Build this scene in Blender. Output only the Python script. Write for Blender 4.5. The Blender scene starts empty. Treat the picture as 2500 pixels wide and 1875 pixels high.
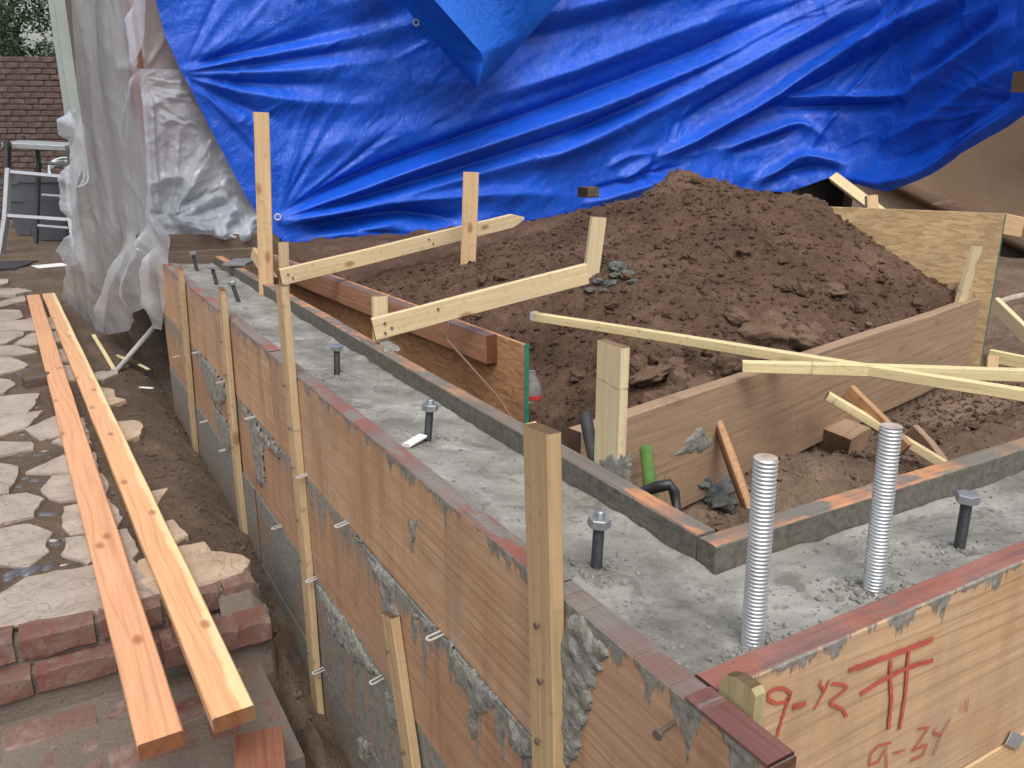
import bpy, math, random
import numpy as np
from mathutils import Vector, Matrix

# ---------------------------------------------------------------- camera, world, light
SC = bpy.context.scene
COL = SC.collection
F, CX, CY = 2022., 1250., 937.5                      # focal length / centre for a 2500 x 1875 frame
PITCH, YAW, H = math.radians(16.45), math.radians(30.06), 0.573   # z = 0 is the top of the form boards
cam_d = bpy.data.cameras.new('camera'); cam = bpy.data.objects.new('camera', cam_d); COL.objects.link(cam)
cam_d.sensor_width = 36.0; cam_d.lens = 36.0 * F / 2500.
cam_d.clip_start = 0.05; cam_d.clip_end = 600
cam.location = (0, 0, H); cam.rotation_euler = (math.pi / 2 - PITCH, 0, -YAW)
SC.camera = cam

SUN_EL, SUN_AZ = math.radians(58), math.radians(200)     # azimuth clockwise from +Y: high, behind the viewer
world = bpy.data.worlds.new('World'); SC.world = world; world.use_nodes = True
wn = world.node_tree.nodes; wl = world.node_tree.links
bg = wn['Background']
sky = wn.new('ShaderNodeTexSky'); sky.sky_type = 'NISHITA'; sky.sun_disc = False
sky.sun_elevation = SUN_EL; sky.sun_rotation = SUN_AZ; sky.dust_density = 6.0; sky.air_density = 1.6; sky.ozone_density = 1.5
hs = wn.new('ShaderNodeHueSaturation'); hs.inputs['Saturation'].default_value = 0.32
wl.new(sky.outputs[0], hs.inputs['Color']); wl.new(hs.outputs[0], bg.inputs['Color'])
bg.inputs['Strength'].default_value = 0.15
sun_d = bpy.data.lights.new('sun', 'SUN'); sun = bpy.data.objects.new('sun', sun_d); COL.objects.link(sun)
sun_d.energy = 0.8; sun_d.angle = math.radians(35); sun_d.color = (1, .965, .92)
sd = Vector((math.sin(SUN_AZ) * math.cos(SUN_EL), math.cos(SUN_AZ) * math.cos(SUN_EL), math.sin(SUN_EL)))
sun.rotation_euler = sd.to_track_quat('Z', 'Y').to_euler(); sun.location = sd * 20
SC.view_settings.view_transform = 'Standard'; SC.view_settings.look = 'None'
SC.view_settings.exposure = 0.42; SC.view_settings.gamma = 1.0
SC.view_settings.use_curve_mapping = False
SC.cycles.use_denoising = True
SC.cycles.max_bounces = 5; SC.cycles.diffuse_bounces = 3; SC.cycles.glossy_bounces = 2; SC.cycles.transmission_bounces = 4; SC.cycles.transparent_max_bounces = 8
SC.cycles.adaptive_threshold = 0.03

# ---------------------------------------------------------------- helpers
rnd = random.Random(7); nrs = np.random.RandomState(11)
_fw = np.array([math.sin(YAW) * math.cos(PITCH), math.cos(YAW) * math.cos(PITCH), -math.sin(PITCH)])
_rt = np.array([math.cos(YAW), -math.sin(YAW), 0.]); _up = np.cross(_rt, _fw); _C = np.array([0, 0, H])
def ray(px, py): return _rt * (px - CX) / F - _up * (py - CY) / F + _fw
def V(a): return Vector((float(a[0]), float(a[1]), float(a[2])))
def pz(px, py, z=0.): d = ray(px, py); return V(_C + d * (z - H) / d[2])
def pX(px, py, x): d = ray(px, py); return V(_C + d * x / d[0])
def pY(px, py, y): d = ray(px, py); return V(_C + d * y / d[1])
def pD(px, py, D): return V(_C + ray(px, py) * D)
def pR(px, py, p):                                   # on the pixel's ray, as far away as point p
    d = ray(px, py); return V(_C + d / np.linalg.norm(d[:2]) * math.hypot(p[0], p[1]))

_lat = [np.random.RandomState(100 + i).rand(256, 256) for i in range(12)]
def vnoise(x, y, seed=0):
    L = _lat[seed % 12]; x = np.asarray(x, float) + seed * 17.3; y = np.asarray(y, float) + seed * 9.1
    xi = np.floor(x).astype(int); yi = np.floor(y).astype(int); fx = x - xi; fy = y - yi
    fx = fx * fx * fx * (fx * (fx * 6 - 15) + 10); fy = fy * fy * fy * (fy * (fy * 6 - 15) + 10)
    a = L[xi % 256, yi % 256]; b = L[(xi + 1) % 256, yi % 256]; c = L[xi % 256, (yi + 1) % 256]; d = L[(xi + 1) % 256, (yi + 1) % 256]
    return (a * (1 - fx) + b * fx) * (1 - fy) + (c * (1 - fx) + d * fx) * fy
def fbm(x, y, o=4, seed=0, g=.5):
    s = 0; a = 1; t = 0
    for i in range(o):
        s = s + a * (vnoise(x * 2 ** i, y * 2 ** i, seed + i) * 2 - 1); t += a; a *= g
    return s / t
def ridged(x, y, o=3, seed=0):
    s = 0; a = 1; t = 0
    for i in range(o):
        s = s + a * (1 - abs(vnoise(x * 2 ** i, y * 2 ** i, seed + i) * 2 - 1)); t += a; a *= .5
    return s / t

def link(o, parent=None, M=None):
    COL.objects.link(o)
    M = M or Matrix.Identity(4)
    if parent is not None:
        o.parent = parent; W = parent.get('_w')
        pw = Matrix.Translation(Vector(W)) if W is not None else Matrix.Identity(4)
        if parent.type == 'MESH': pw = WORLD.get(parent.name, pw)
        o.matrix_local = pw.inverted() @ M
    else: o.matrix_world = M
    WORLD[o.name] = M
    return o
WORLD = {}
def tag(o, label=None, cat=None, group=None, kind=None):
    if label: o['label'] = label
    if cat: o['category'] = cat
    if group: o['group'] = group
    if kind: o['kind'] = kind
    return o
def thing(name, label, cat, loc=(0, 0, 0), group=None):
    o = bpy.data.objects.new(name, None); o.empty_display_size = .05
    COL.objects.link(o); o.location = loc; WORLD[o.name] = Matrix.Translation(Vector(loc))
    o['_w'] = [float(c) for c in loc]
    return tag(o, label, cat, group)
def mesh(name, verts, faces, mat, smooth=False):
    me = bpy.data.meshes.new(name)
    me.from_pydata([tuple(map(float, v)) for v in verts] if not isinstance(verts, np.ndarray) else verts.tolist(), [], faces if isinstance(faces, list) else faces.tolist())
    if mat: me.materials.append(mat)
    if smooth: me.shade_smooth()
    me.update(); return me
def obj(name, verts, faces, mat, parent=None, smooth=False, M=None):
    return link(bpy.data.objects.new(name, mesh(name, verts, faces, mat, smooth)), parent, M)
def frame(origin, xdir, ydir):
    X = Vector(xdir).normalized(); Y = Vector(ydir); Y = (Y - X * Y.dot(X)).normalized(); Z = X.cross(Y)
    return Matrix(((X.x, Y.x, Z.x, origin[0]), (X.y, Y.y, Z.y, origin[1]), (X.z, Y.z, Z.z, origin[2]), (0, 0, 0, 1)))

def beam(name, a, b, w, t, wdir, mat, parent=None, ch=.0022, wob=.0012, tip=None, seg=.12, bow=0., sag=0.):
    """a plank from a to b: w wide along wdir, t thick, eased edges, slight wander; tip = (length, end width share)"""
    a = Vector(a); b = Vector(b); L = (b - a).length; M = frame(a, b - a, wdir)
    n = max(2, min(60, int(L / seg)))
    xs = list(np.linspace(0, L, n + 1))
    if tip: xs = [x for x in xs if x < L - tip[0] - .002] + [L - tip[0], L]
    hw, ht = w / 2, t / 2; s = rnd.randint(0, 200)
    prof = [(-hw + ch, -ht), (hw - ch, -ht), (hw, -ht + ch), (hw, ht - ch), (hw - ch, ht), (-hw + ch, ht), (-hw, ht - ch), (-hw, -ht + ch)]
    vs = []; fs = []
    for i, x in enumerate(xs):
        k = 1.0
        if tip and x > L - tip[0] + 1e-4: k = tip[1]
        oy = wob * 2 * (vnoise(x * 3, s, 3) - .5) + bow * 4 * (x / L) * (1 - x / L)
        oz = wob * 2 * (vnoise(x * 3, s, 5) - .5) - sag * 4 * (x / L) * (1 - x / L)
        for j, (py, pz_) in enumerate(prof):
            e = wob * .5 * (vnoise(x * 14, s + j, 7) - .5)
            xx = x + (wob * (rnd.random() - .5) if i in (0, len(xs) - 1) else 0)
            vs.append((xx, py * k + oy + e, pz_ + oz + e))
        if i:
            o = (i - 1) * 8; q = i * 8
            for j in range(8):
                jn = (j + 1) % 8; fs.append((o + j, q + j, q + jn, o + jn))
    fs.append(tuple(range(8)))
    q = (len(xs) - 1) * 8; fs.append(tuple(q + 7 - j for j in range(8)))
    return obj(name, vs, [tuple(reversed(f)) for f in fs], mat, parent, False, M)

def tube(pts, r, n=8, cap=True):
    """verts, faces of a round bar along pts; r a number or a list"""
    pts = [Vector(p) for p in pts]; vs = []; fs = []; m = len(pts)
    rr = r if isinstance(r, (list, tuple)) else [r] * m
    ref = Vector((0, 0, 1)) if abs((pts[-1] - pts[0]).normalized().z) < .9 else Vector((1, 0, 0))
    for i, p in enumerate(pts):
        d = (pts[min(i + 1, m - 1)] - pts[max(i - 1, 0)]).normalized()
        u = d.cross(ref).normalized(); v = d.cross(u)
        for k in range(n):
            a = 2 * math.pi * k / n; vs.append(p + (u * math.cos(a) + v * math.sin(a)) * rr[i])
        if i:
            for k in range(n):
                k2 = (k + 1) % n; fs.append(((i - 1) * n + k, (i - 1) * n + k2, i * n + k2, i * n + k))
    if cap: fs.append(tuple(range(n))); fs.append(tuple((m - 1) * n + n - 1 - k for k in range(n)))
    return vs, fs
def join(*vf):
    vs = []; fs = []
    for v, f in vf:
        o = len(vs); vs += list(v); fs += [tuple(i + o for i in q) for q in f]
    return vs, fs
def boxvf(lo, hi):
    x0, y0, z0 = lo; x1, y1, z1 = hi
    return [(x0, y0, z0), (x1, y0, z0), (x1, y1, z0), (x0, y1, z0), (x0, y0, z1), (x1, y0, z1), (x1, y1, z1), (x0, y1, z1)], \
        [(0, 3, 2, 1), (4, 5, 6, 7), (0, 1, 5, 4), (1, 2, 6, 5), (2, 3, 7, 6), (3, 0, 4, 7)]
def ring(c, ax, R, r, n=14, m=6):
    ax = Vector(ax).normalized(); u = ax.orthogonal().normalized(); v = ax.cross(u); vs = []; fs = []
    for i in range(n):
        a = 2 * math.pi * i / n; d = u * math.cos(a) + v * math.sin(a)
        for j in range(m):
            b = 2 * math.pi * j / m; vs.append(Vector(c) + d * (R + r * math.cos(b)) + ax * (r * math.sin(b)))
            fs.append((i * m + j, ((i + 1) % n) * m + j, ((i + 1) % n) * m + (j + 1) % m, i * m + (j + 1) % m))
    return vs, fs
def gridfaces(nu, nv):
    i = np.arange(nu - 1)[:, None] * nv + np.arange(nv - 1)[None, :]
    i = i.ravel(); return np.stack([i, i + nv, i + nv + 1, i + 1], 1)

def ico(sub):
    t = (1 + 5 ** .5) / 2
    v = [(-1, t, 0), (1, t, 0), (-1, -t, 0), (1, -t, 0), (0, -1, t), (0, 1, t), (0, -1, -t), (0, 1, -t), (t, 0, -1), (t, 0, 1), (-t, 0, -1), (-t, 0, 1)]
    v = [tuple(np.array(p) / np.linalg.norm(p)) for p in v]
    f = [(0, 11, 5), (0, 5, 1), (0, 1, 7), (0, 7, 10), (0, 10, 11), (1, 5, 9), (5, 11, 4), (11, 10, 2), (10, 7, 6), (7, 1, 8), (3, 9, 4), (3, 4, 2), (3, 2, 6), (3, 6, 8), (3, 8, 9), (4, 9, 5), (2, 4, 11), (6, 2, 10), (8, 6, 7), (9, 8, 1)]
    for _ in range(sub):
        c = {}; nf = []
        def mid(a, b):
            k = (min(a, b), max(a, b))
            if k not in c:
                p = (np.array(v[a]) + np.array(v[b])) / 2; v.append(tuple(p / np.linalg.norm(p))); c[k] = len(v) - 1
            return c[k]
        for a, b, d in f:
            x, y, z = mid(a, b), mid(b, d), mid(d, a); nf += [(a, x, z), (b, y, x), (d, z, y), (x, y, z)]
        f = nf
    return np.array(v), np.array(f)
ICO0, ICO1, ICO2, ICO3 = ico(0), ico(1), ico(2), ico(3)
def lump_shape(base, seed, rough=.3, flat=.75):
    r = np.random.RandomState(seed); v = base[0].copy()
    k = 1 + rough * (r.rand(len(v)) - .5) * 2
    if len(v) > 42: k = 1 + rough * (fbm(v[:, 0] * 1.9 + seed, v[:, 1] * 1.9 + v[:, 2] * 2.3, 4, seed % 9, .6) * 1.5) + .22 * (ridged(v[:, 0] * 2.4 + v[:, 2], v[:, 1] * 2.4 + 5 * v[:, 2], 3, seed % 7) - .6) + .03 * (r.rand(len(v)) - .5)
    for _ in range(4):                                 # a few broken flat sides
        n = r.randn(3); n /= np.linalg.norm(n); d = v @ n; over = d > .72; v[over] -= np.outer(d[over] - .72, n)
    return v * k[:, None] * np.array([1, .65 + .5 * r.rand(), flat * (.7 + .5 * r.rand())])

# ---------------------------------------------------------------- materials
class MT:
    def __init__(s, name):
        s.m = bpy.data.materials.new(name); s.m.use_nodes = True; s.t = s.m.node_tree; s.n = s.t.nodes; s.l = s.t.links
        s.b = s.n['Principled BSDF']; s._co = None
    def node(s, ty, **kw):
        n = s.n.new('ShaderNode' + ty)
        for k, v in kw.items():
            if k in n.inputs: s.set(n.inputs[k], v)
            else: setattr(n, k, v)
        return n
    def set(s, inp, v):
        if hasattr(v, 'links') or isinstance(v, bpy.types.NodeSocket): s.l.new(v, inp)
        else: inp.default_value = v
    def co(s, rand=True):
        if s._co: return s._co
        tc = s.node('TexCoord').outputs['Object']
        if rand:
            oi = s.node('ObjectInfo').outputs['Random']
            cb = s.node('CombineXYZ'); 
            for i, k in enumerate((37., 11., 23.)): s.set(cb.inputs[i], s.math('MULTIPLY', oi, k))
            ad = s.node('VectorMath', operation='ADD'); s.set(ad.inputs[0], tc); s.set(ad.inputs[1], cb.outputs[0]); tc2 = ad.outputs[0]
        else: tc2 = tc
        s.raw = tc; s._co = tc2; return tc2
    def map(s, vec, sc): m = s.node('Mapping'); s.set(m.inputs['Vector'], vec); m.inputs['Scale'].default_value = sc; return m.outputs[0]
    def math(s, op, a, b=None, c=None, clamp=False):
        m = s.node('Math', operation=op); m.use_clamp = clamp; s.set(m.inputs[0], a)
        if b is not None: s.set(m.inputs[1], b)
        if c is not None: s.set(m.inputs[2], c)
        return m.outputs[0]
    def noise(s, vec, scale, detail=4, rough=.55, dist=0.):
        n = s.node('TexNoise'); s.set(n.inputs['Vector'], vec); n.inputs['Scale'].default_value = scale; n.inputs['Detail'].default_value = detail
        n.inputs['Roughness'].default_value = rough; n.inputs['Distortion'].default_value = dist; return n.outputs['Fac']
    def voro(s, vec, scale, feature='F1', two=False):
        n = s.node('TexVoronoi'); n.feature = feature
        if two: n.voronoi_dimensions = '2D'
        s.set(n.inputs['Vector'], vec); n.inputs['Scale'].default_value = scale; return n.outputs['Distance']
    def ramp(s, fac, *stops):
        r = s.node('ValToRGB'); s.set(r.inputs[0], fac); e = r.color_ramp.elements
        while len(e) < len(stops): e.new(.5)
        for i, (p, c) in enumerate(stops):
            e[i].position = p; e[i].color = (*c, 1) if isinstance(c, tuple) else (c, c, c, 1)
        return r.outputs[0]
    def mix(s, fac, a, b, mode='MIX'):
        m = s.node('Mix', data_type='RGBA', blend_type=mode); s.set(m.inputs[0], fac)
        for i, v in ((6, a), (7, b)): s.set(m.inputs[i], (*v, 1) if isinstance(v, tuple) else v)
        return m.outputs[2]
    def step(s, v, lo, hi): 
        m = s.node('MapRange'); s.set(m.inputs[0], v); m.inputs[1].default_value = lo; m.inputs[2].default_value = hi; return m.outputs[0]
    def bump(s, h, strength=.4, dist=.01, prev=None):
        b = s.node('Bump'); b.inputs['Strength'].default_value = strength; b.inputs['Distance'].default_value = dist; s.set(b.inputs['Height'], h)
        if prev is not None: s.l.new(prev, b.inputs['Normal'])
        return b.outputs[0]
    def out(s, color=None, rough=None, normal=None, spec=None, metal=None):
        if color is not None: s.set(s.b.inputs['Base Color'], (*color, 1) if isinstance(color, tuple) else color)
        if rough is not None: s.set(s.b.inputs['Roughness'], rough)
        if normal is not None: s.set(s.b.inputs['Normal'], normal)
        if spec is not None: s.b.inputs['Specular IOR Level'].default_value = spec
        if metal is not None: s.set(s.b.inputs['Metallic'], metal)
        return s.m

GREY_MUD = (.20, .195, .175)
def wood(name, light, dark, ring=.35, knots=.5, mud=0., drip=0., top=None, rough=.65, half=.14, dirt=.25, vary=.25, spec=.35, stain=0., mudcol=GREY_MUD, sap=None, endg=.85):
    k = MT(name); c = k.co(); raw = k.raw
    g1 = k.noise(k.map(c, (1.2, 34, 34)), 3., 5, .6, .3)
    g2 = k.noise(k.map(c, (3, 160, 160)), 2., 2, .5)
    wd = k.noise(k.map(c, (.32, 2.6, 2.6)), 2.2, 2, .4)
    cc = k.math('ADD', k.math('MULTIPLY', wd, 9.), k.math('MULTIPLY', k.node('SeparateXYZ', Vector=c).outputs[1], 52.))
    rg = k.math('ABSOLUTE', k.math('SINE', k.math('MULTIPLY', cc, 2.3)))
    rings = k.math('MULTIPLY', k.math('POWER', rg, 14.), k.step(k.noise(k.map(c, (.8, 5, 5)), 1.7, 3), .35, .6))
    col = k.mix(k.step(g1, .3, .72), light, dark)
    col = k.mix(k.math('MULTIPLY', rings, ring), col, tuple(x * .62 for x in dark), 'MIX')
    col = k.mix(k.math('MULTIPLY', k.step(g2, .45, .75), .25), col, tuple(x * .55 for x in dark))
    big = k.noise(k.map(c, (.9, 2.5, 2.5)), 2.5, 3)
    col = k.mix(k.math('MULTIPLY', k.step(big, .4, .75), vary), col, tuple(x * .62 for x in light))
    if sap:                                               # pale sapwood down one edge
        sy = k.node('SeparateXYZ', Vector=raw).outputs[1]; wv = k.noise(k.map(c, (1., .1, .1)), 2.6, 4, .6)
        col = k.mix(k.math('MULTIPLY', k.step(k.math('ADD', sy, k.math('MULTIPLY', k.math('SUBTRACT', wv, .5), .07)), .018, .028), .7), col, sap)
    if knots:
        vo = k.voro(k.map(c, (.75, 1.5, 0.)), 3.6, two=True)
        col = k.mix(k.math('MULTIPLY', k.step(vo, .085, .035), knots), col, (dark[0] * .45, dark[1] * .32, dark[2] * .25))
    sp = k.noise(c, 45., 4, .7)
    col = k.mix(k.math('MULTIPLY', k.step(sp, .58, .72), dirt), col, (.06, .045, .035))
    h = k.math('ADD', k.math('MULTIPLY', g1, .6), k.math('MULTIPLY', rings, .25))
    sep = k.node('SeparateXYZ', Vector=raw)
    rgh = rough
    if stain:                                             # rain-soaked streaks of a darker tone
        st = k.noise(k.map(c, (7, .9, .9)), 2.0, 4, .6)
        col = k.mix(k.math('MULTIPLY', k.step(st, .48, .68), stain), col, (dark[0] * .55, dark[1] * .45, dark[2] * .4))
    if drip:                                              # thin washed-out cement film, soft edged
        sm_ = k.noise(k.map(c, (9, .8, 1)), 1.7, 5, .6); s2_ = k.noise(k.map(c, (1.3, 1.5, 1)), 2.2, 3)
        col = k.mix(k.math('MULTIPLY', k.math('MULTIPLY', k.step(sm_, .42, .72), k.step(s2_, .38, .62)), .55), col, tuple(x * 1.25 for x in mudcol))
        bl = k.noise(k.map(c, (1.1, 2.4, 1)), 3.1, 4, .6); col = k.mix(k.math('MULTIPLY', k.step(bl, .5, .7), .4), col, (dark[0] * .7, dark[1] * .6, dark[2] * .5))
    msk = None
    if drip:                                              # slurry that ran down the face from the top edge
        dn = k.noise(k.map(c, (15, .35, 0)), 1.6, 5, .62)
        d2_ = k.noise(k.map(c, (70, .5, 0)), 1.4, 3, .6); ln = k.math('MULTIPLY', k.math('MULTIPLY', k.math('POWER', k.step(dn, .38, .80), 1.3), k.math('POWER', k.step(d2_, .25, .75), .8)), drip * half * 6)
        edge = k.math('SUBTRACT', half, sep.outputs[1])
        nz = k.math('MULTIPLY', k.math('SUBTRACT', k.noise(c, 60., 3), .5), .02)
        msk = k.step(k.math('SUBTRACT', k.math('ADD', ln, nz), edge), -.002, .004)
    if mud:
        mn = k.noise(k.map(c, (8., 1.0, 2)), 2.4, 6, .68)
        m2 = k.math('MULTIPLY', k.step(mn, .72 - mud * .45, .80 - mud * .42), .93)
        msk = m2 if msk is None else k.math('MAXIMUM', msk, m2)
    if msk is not None:
        mc = k.ramp(k.noise(c, 70., 5, .7), (.3, tuple(x * .5 for x in mudcol)), (.5, mudcol), (.75, tuple(x * 1.45 for x in mudcol)))
        col = k.mix(msk, col, mc)
        h = k.math('ADD', h, k.math('MULTIPLY', msk, k.math('ADD', .7, k.noise(c, 130., 3))))
    if top:                                               # the painted / smeared upper edge: red, orange, grey patches along the board
        tn = k.noise(k.map(c, (1, .1, .1)), 3.2, 4, .6); tn2 = k.noise(k.map(c, (1, 2.2, 2.2)), 9., 4, .6)
        tc = k.ramp(tn, (.30, top[0]), (.42, top[1]), (.52, top[2]), (.60, top[0]), (.70, top[1]))
        tc = k.mix(k.step(tn2, .50, .56), tc, top[3])
        tg = k.noise(k.map(c, (2, 60, 60)), 3., 3)
        tc = k.mix(k.math('MULTIPLY', k.step(tg, .45, .7), .45), tc, tuple(x * .5 for x in top[3]))
        isT = k.step(sep.outputs[1], half - .0035, half - .0015)
        col = k.mix(isT, col, tc)
    on = k.node('TexCoord').outputs['Normal']; ne = k.math('ABSOLUTE', k.node('SeparateXYZ', Vector=on).outputs[0])
    eg = k.noise(k.map(c, (1, 120, 25)), 1., 3)
    col = k.mix(k.math('MULTIPLY', k.step(ne, .7, .8), endg), col, k.mix(k.step(eg, .35, .65), (dark[0] * .15, dark[1] * .10, dark[2] * .08), (dark[0] * .24, dark[1] * .17, dark[2] * .14)))     # darker sawn end grain, deepened further by shade painted onto the cut ends
    return k.out(col, rgh, k.bump(h, .5, .0022), spec)

M = {}
RED, ORG, MAUVE, GRY = (.26, .095, .07), (.58, .25, .11), (.19, .105, .092), (.19, .168, .15)
M['form_upper'] = wood('form_fir_upper', (.55, .365, .23), (.41, .24, .138), ring=.45, knots=.2, drip=.16, top=(RED, GRY, MAUVE, GRY), half=.135, stain=.55, dirt=.15)
M['form_mid'] = wood('form_fir_mid', (.47, .285, .178), (.34, .185, .108), ring=.4, knots=.2, drip=.55, mud=.12, half=.138, stain=.5)
M['form_low'] = wood('form_fir_low', (.38, .235, .155), (.25, .14, .09), ring=.3, knots=.1, drip=.8, mud=.72, half=.138, stain=.4)
M['form_near'] = wood('form_fir_near', (.50, .32, .205), (.36, .21, .125), ring=.4, knots=.25, drip=.22, top=(MAUVE, GRY, (.17, .10, .085), GRY), half=.135, stain=.45)
M['form_front'] = wood('form_fir_front', (.58, .395, .245), (.44, .28, .16), ring=.5, knots=.2, drip=.10, top=(RED, MAUVE, (.27, .12, .095), MAUVE), half=.167, stain=.3, dirt=.12)
M['form_front_low'] = wood('form_fir_front_low', (.62, .44, .25), (.44, .26, .13), ring=.3, knots=.6, half=.14, dirt=.15)
M['form_inner'] = wood('form_fir_inner', (.36, .22, .13), (.22, .12, .07), ring=.3, knots=.1, drip=.6, mud=.95, top=((.30, .17, .11), (.15, .138, .118), (.50, .23, .11), (.165, .15, .128)), half=.14, mudcol=(.115, .108, .092), endg=0.)
M['stake'] = wood('stake_pine', (.54, .405, .25), (.42, .29, .165), ring=.25, knots=.7, mud=.12, half=.03, dirt=.45, vary=.5)
M['stake_near'] = wood('stake_pine_weathered', (.52, .375, .22), (.38, .25, .13), ring=.3, knots=.9, mud=.12, half=.03, dirt=.35, vary=.5)
M['stake_pale'] = wood('stake_pine_pale', (.66, .55, .36), (.55, .43, .26), ring=.15, knots=.5, mud=.16, half=.03, dirt=.2)
M['brace'] = wood('brace_pine', (.68, .55, .35), (.56, .42, .24), ring=.22, knots=.8, mud=.13, half=.03, dirt=.4, vary=.4)
M['tall'] = wood('tall_stake_pine', (.62, .43, .25), (.50, .33, .175), ring=.25, knots=.7, mud=.06, half=.03, dirt=.4, vary=.45)
M['stick'] = wood('stick_yellow_pine', (.74, .62, .36), (.61, .49, .26), ring=.2, knots=.5, mud=.15, half=.02, dirt=.5, vary=.4)
M['lumber'] = wood('lumber_fir', (.74, .395, .215), (.63, .295, .15), ring=.6, knots=.75, half=.045, dirt=.06, vary=.2, rough=.42, spec=.5)
M['lumber2'] = wood('lumber_fir_sap', (.77, .445, .235), (.66, .335, .16), ring=.6, sap=(.84, .66, .36), knots=.75, half=.045, dirt=.06, vary=.2, rough=.42, spec=.5)
M['plank'] = wood('plank_weathered', (.39, .265, .175), (.27, .175, .11), ring=.5, knots=.3, mud=.10, half=.14, dirt=.4, vary=.5)
M['redwood'] = wood('redwood', (.30, .125, .075), (.19, .075, .05), ring=.4, knots=.2, half=.07, dirt=.3)
M['stake_olive'] = wood('stake_olive', (.42, .36, .20), (.32, .265, .14), ring=.15, knots=0, mud=.1, half=.03, dirt=.3)
M['ledger'] = wood('ledger_fir', (.48, .24, .14), (.33, .14, .085), ring=.4, knots=.2, half=.045, dirt=.2, top=(MAUVE, (.15, .10, .09), (.24, .12, .10), (.14, .10, .09)))
M['edge_red'] = wood('red_stained_edge', (.19, .075, .065), (.12, .055, .052), ring=.3, knots=0, mud=.3, half=.02, dirt=.3)
M['oldwood'] = wood('old_dark_wood', (.16, .115, .085), (.09, .06, .045), ring=.3, knots=.2, half=.07, dirt=.5)
M['hickory'] = wood('hickory_handle', (.47, .28, .15), (.33, .17, .085), ring=.2, knots=0, half=.02, dirt=.5)

def m_concrete():
    k = MT('fresh_concrete'); c = k.co(False)
    n1 = k.noise(c, 7., 6, .6); n2 = k.noise(c, 60., 5, .7); n3 = k.noise(k.map(c, (1, 1, .3)), 16., 5, .7, .6)
    col = k.ramp(n1, (.34, (.158, .152, .135)), (.5, (.243, .236, .213)), (.64, (.325, .317, .29)))
    col = k.mix(k.math('MULTIPLY', k.step(n3, .56, .76), .6), col, (.50, .50, .475))
    col = k.mix(k.math('MULTIPLY', k.step(n3, .46, .36), .8), col, (.13, .125, .108))
    col = k.mix(k.math('MULTIPLY', k.step(n2, .56, .68), .6), col, (.16, .155, .14))
    dm = k.step(k.noise(k.map(c, (1, .7, 1)), 3.2, 4, .55), .46, .62)
    col = k.mix(k.math('MULTIPLY', dm, .25), col, (.105, .10, .088))
    h = k.math('ADD', k.math('MULTIPLY', n2, .8), k.math('MULTIPLY', n3, .5))
    return k.out(col, k.math('SUBTRACT', .82, k.math('MULTIPLY', dm, .3)), k.bump(h, .8, .006), .3)
M['concrete'] = m_concrete()
def m_mud():
    k = MT('splattered_mortar'); c = k.co()
    n = k.noise(c, 55., 5, .7)
    col = k.ramp(n, (.3, (.12, .115, .10)), (.5, (.21, .205, .185)), (.7, (.33, .325, .30)))
    return k.out(col, .8, k.bump(k.noise(c, 160., 4, .7), .9, .004), .35)
M['mortar'] = m_mud()
def m_dirt(name, a, b, c3, wet=.0, sc=1., bd=.03):
    k = MT(name); c = k.co(False)
    n1 = k.noise(c, 3.5 * sc, 5, .6); n2 = k.noise(c, 28. * sc, 6, .68); n3 = k.noise(c, 130. * sc, 4, .7)
    col = k.ramp(n1, (.3, a), (.52, b), (.7, c3))
    col = k.mix(k.math('MULTIPLY', k.step(n2, .35, .62), .55), k.mix(.5, col, tuple(x * .5 for x in a)), col)
    col = k.mix(k.math('MULTIPLY', k.step(n3, .62, .74), .2), col, tuple(min(1, x * 2.0) for x in c3))
    dm = k.step(k.noise(c, 1.5 * sc, 4, .6), .48, .64); col = k.mix(k.math('MULTIPLY', dm, .45), col, (a[0] * .55, a[1] * .5, a[2] * .48))
    h = k.math('ADD', k.math('MULTIPLY', n2, 1.0), k.math('MULTIPLY', n3, .45))
    return k.out(col, .9 - wet, k.bump(h, 1., bd), .2)
M['dirt'] = m_dirt('mound_dirt', (.125, .076, .051), (.192, .119, .081), (.268, .173, .121))
M['dirt_pit'] = m_dirt('pit_dirt', (.22, .15, .105), (.31, .22, .155), (.39, .285, .205))
M['dirt_yard'] = m_dirt('yard_dirt', (.15, .105, .076), (.21, .15, .108), (.27, .20, .145), .1)
M['clod'] = m_dirt('clod_dirt', (.13, .08, .054), (.197, .124, .085), (.27, .177, .125), 0., .06, .012)
M['clod_pale'] = m_dirt('clod_dirt_pale', (.155, .098, .066), (.218, .143, .099), (.28, .19, .137), 0., .06, .012)
M['clay'] = m_dirt('grey_clay', (.14, .15, .145), (.205, .22, .21), (.27, .285, .275), 0., .06, .012)

def m_tarp(name, base, deep):
    k = MT(name); c = k.co(False)
    n1 = k.noise(k.map(c, (1, 1, 1)), 2.6, 5, .55, .8); n2 = k.noise(k.map(c, (1.6, 1.6, .9)), 11., 5, .65, 1.2)
    r = k.math('ABSOLUTE', k.math('SUBTRACT', n2, .5)); r = k.step(r, 0., .10)
    r1 = k.math('ABSOLUTE', k.math('SUBTRACT', n1, .5)); r1 = k.step(r1, 0., .12)
    col = k.mix(k.step(n1, .35, .7), base, deep)
    h = k.math('ADD', k.math('MULTIPLY', r, .38), k.math('MULTIPLY', r1, .7))
    k.b.inputs['Coat Weight'].default_value = .06; k.b.inputs['Coat Roughness'].default_value = .25
    wv = k.noise(c, 420., 2)
    return k.out(col, k.step(wv, -.2, 1.6), k.bump(h, .45, .012), .42)
M['tarp'] = m_tarp('blue_tarp', (.007, .092, .60), (.005, .07, .48))
M['tarp_flap'] = m_tarp('blue_tarp_flap', (.008, .125, .62), (.007, .09, .50))
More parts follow.
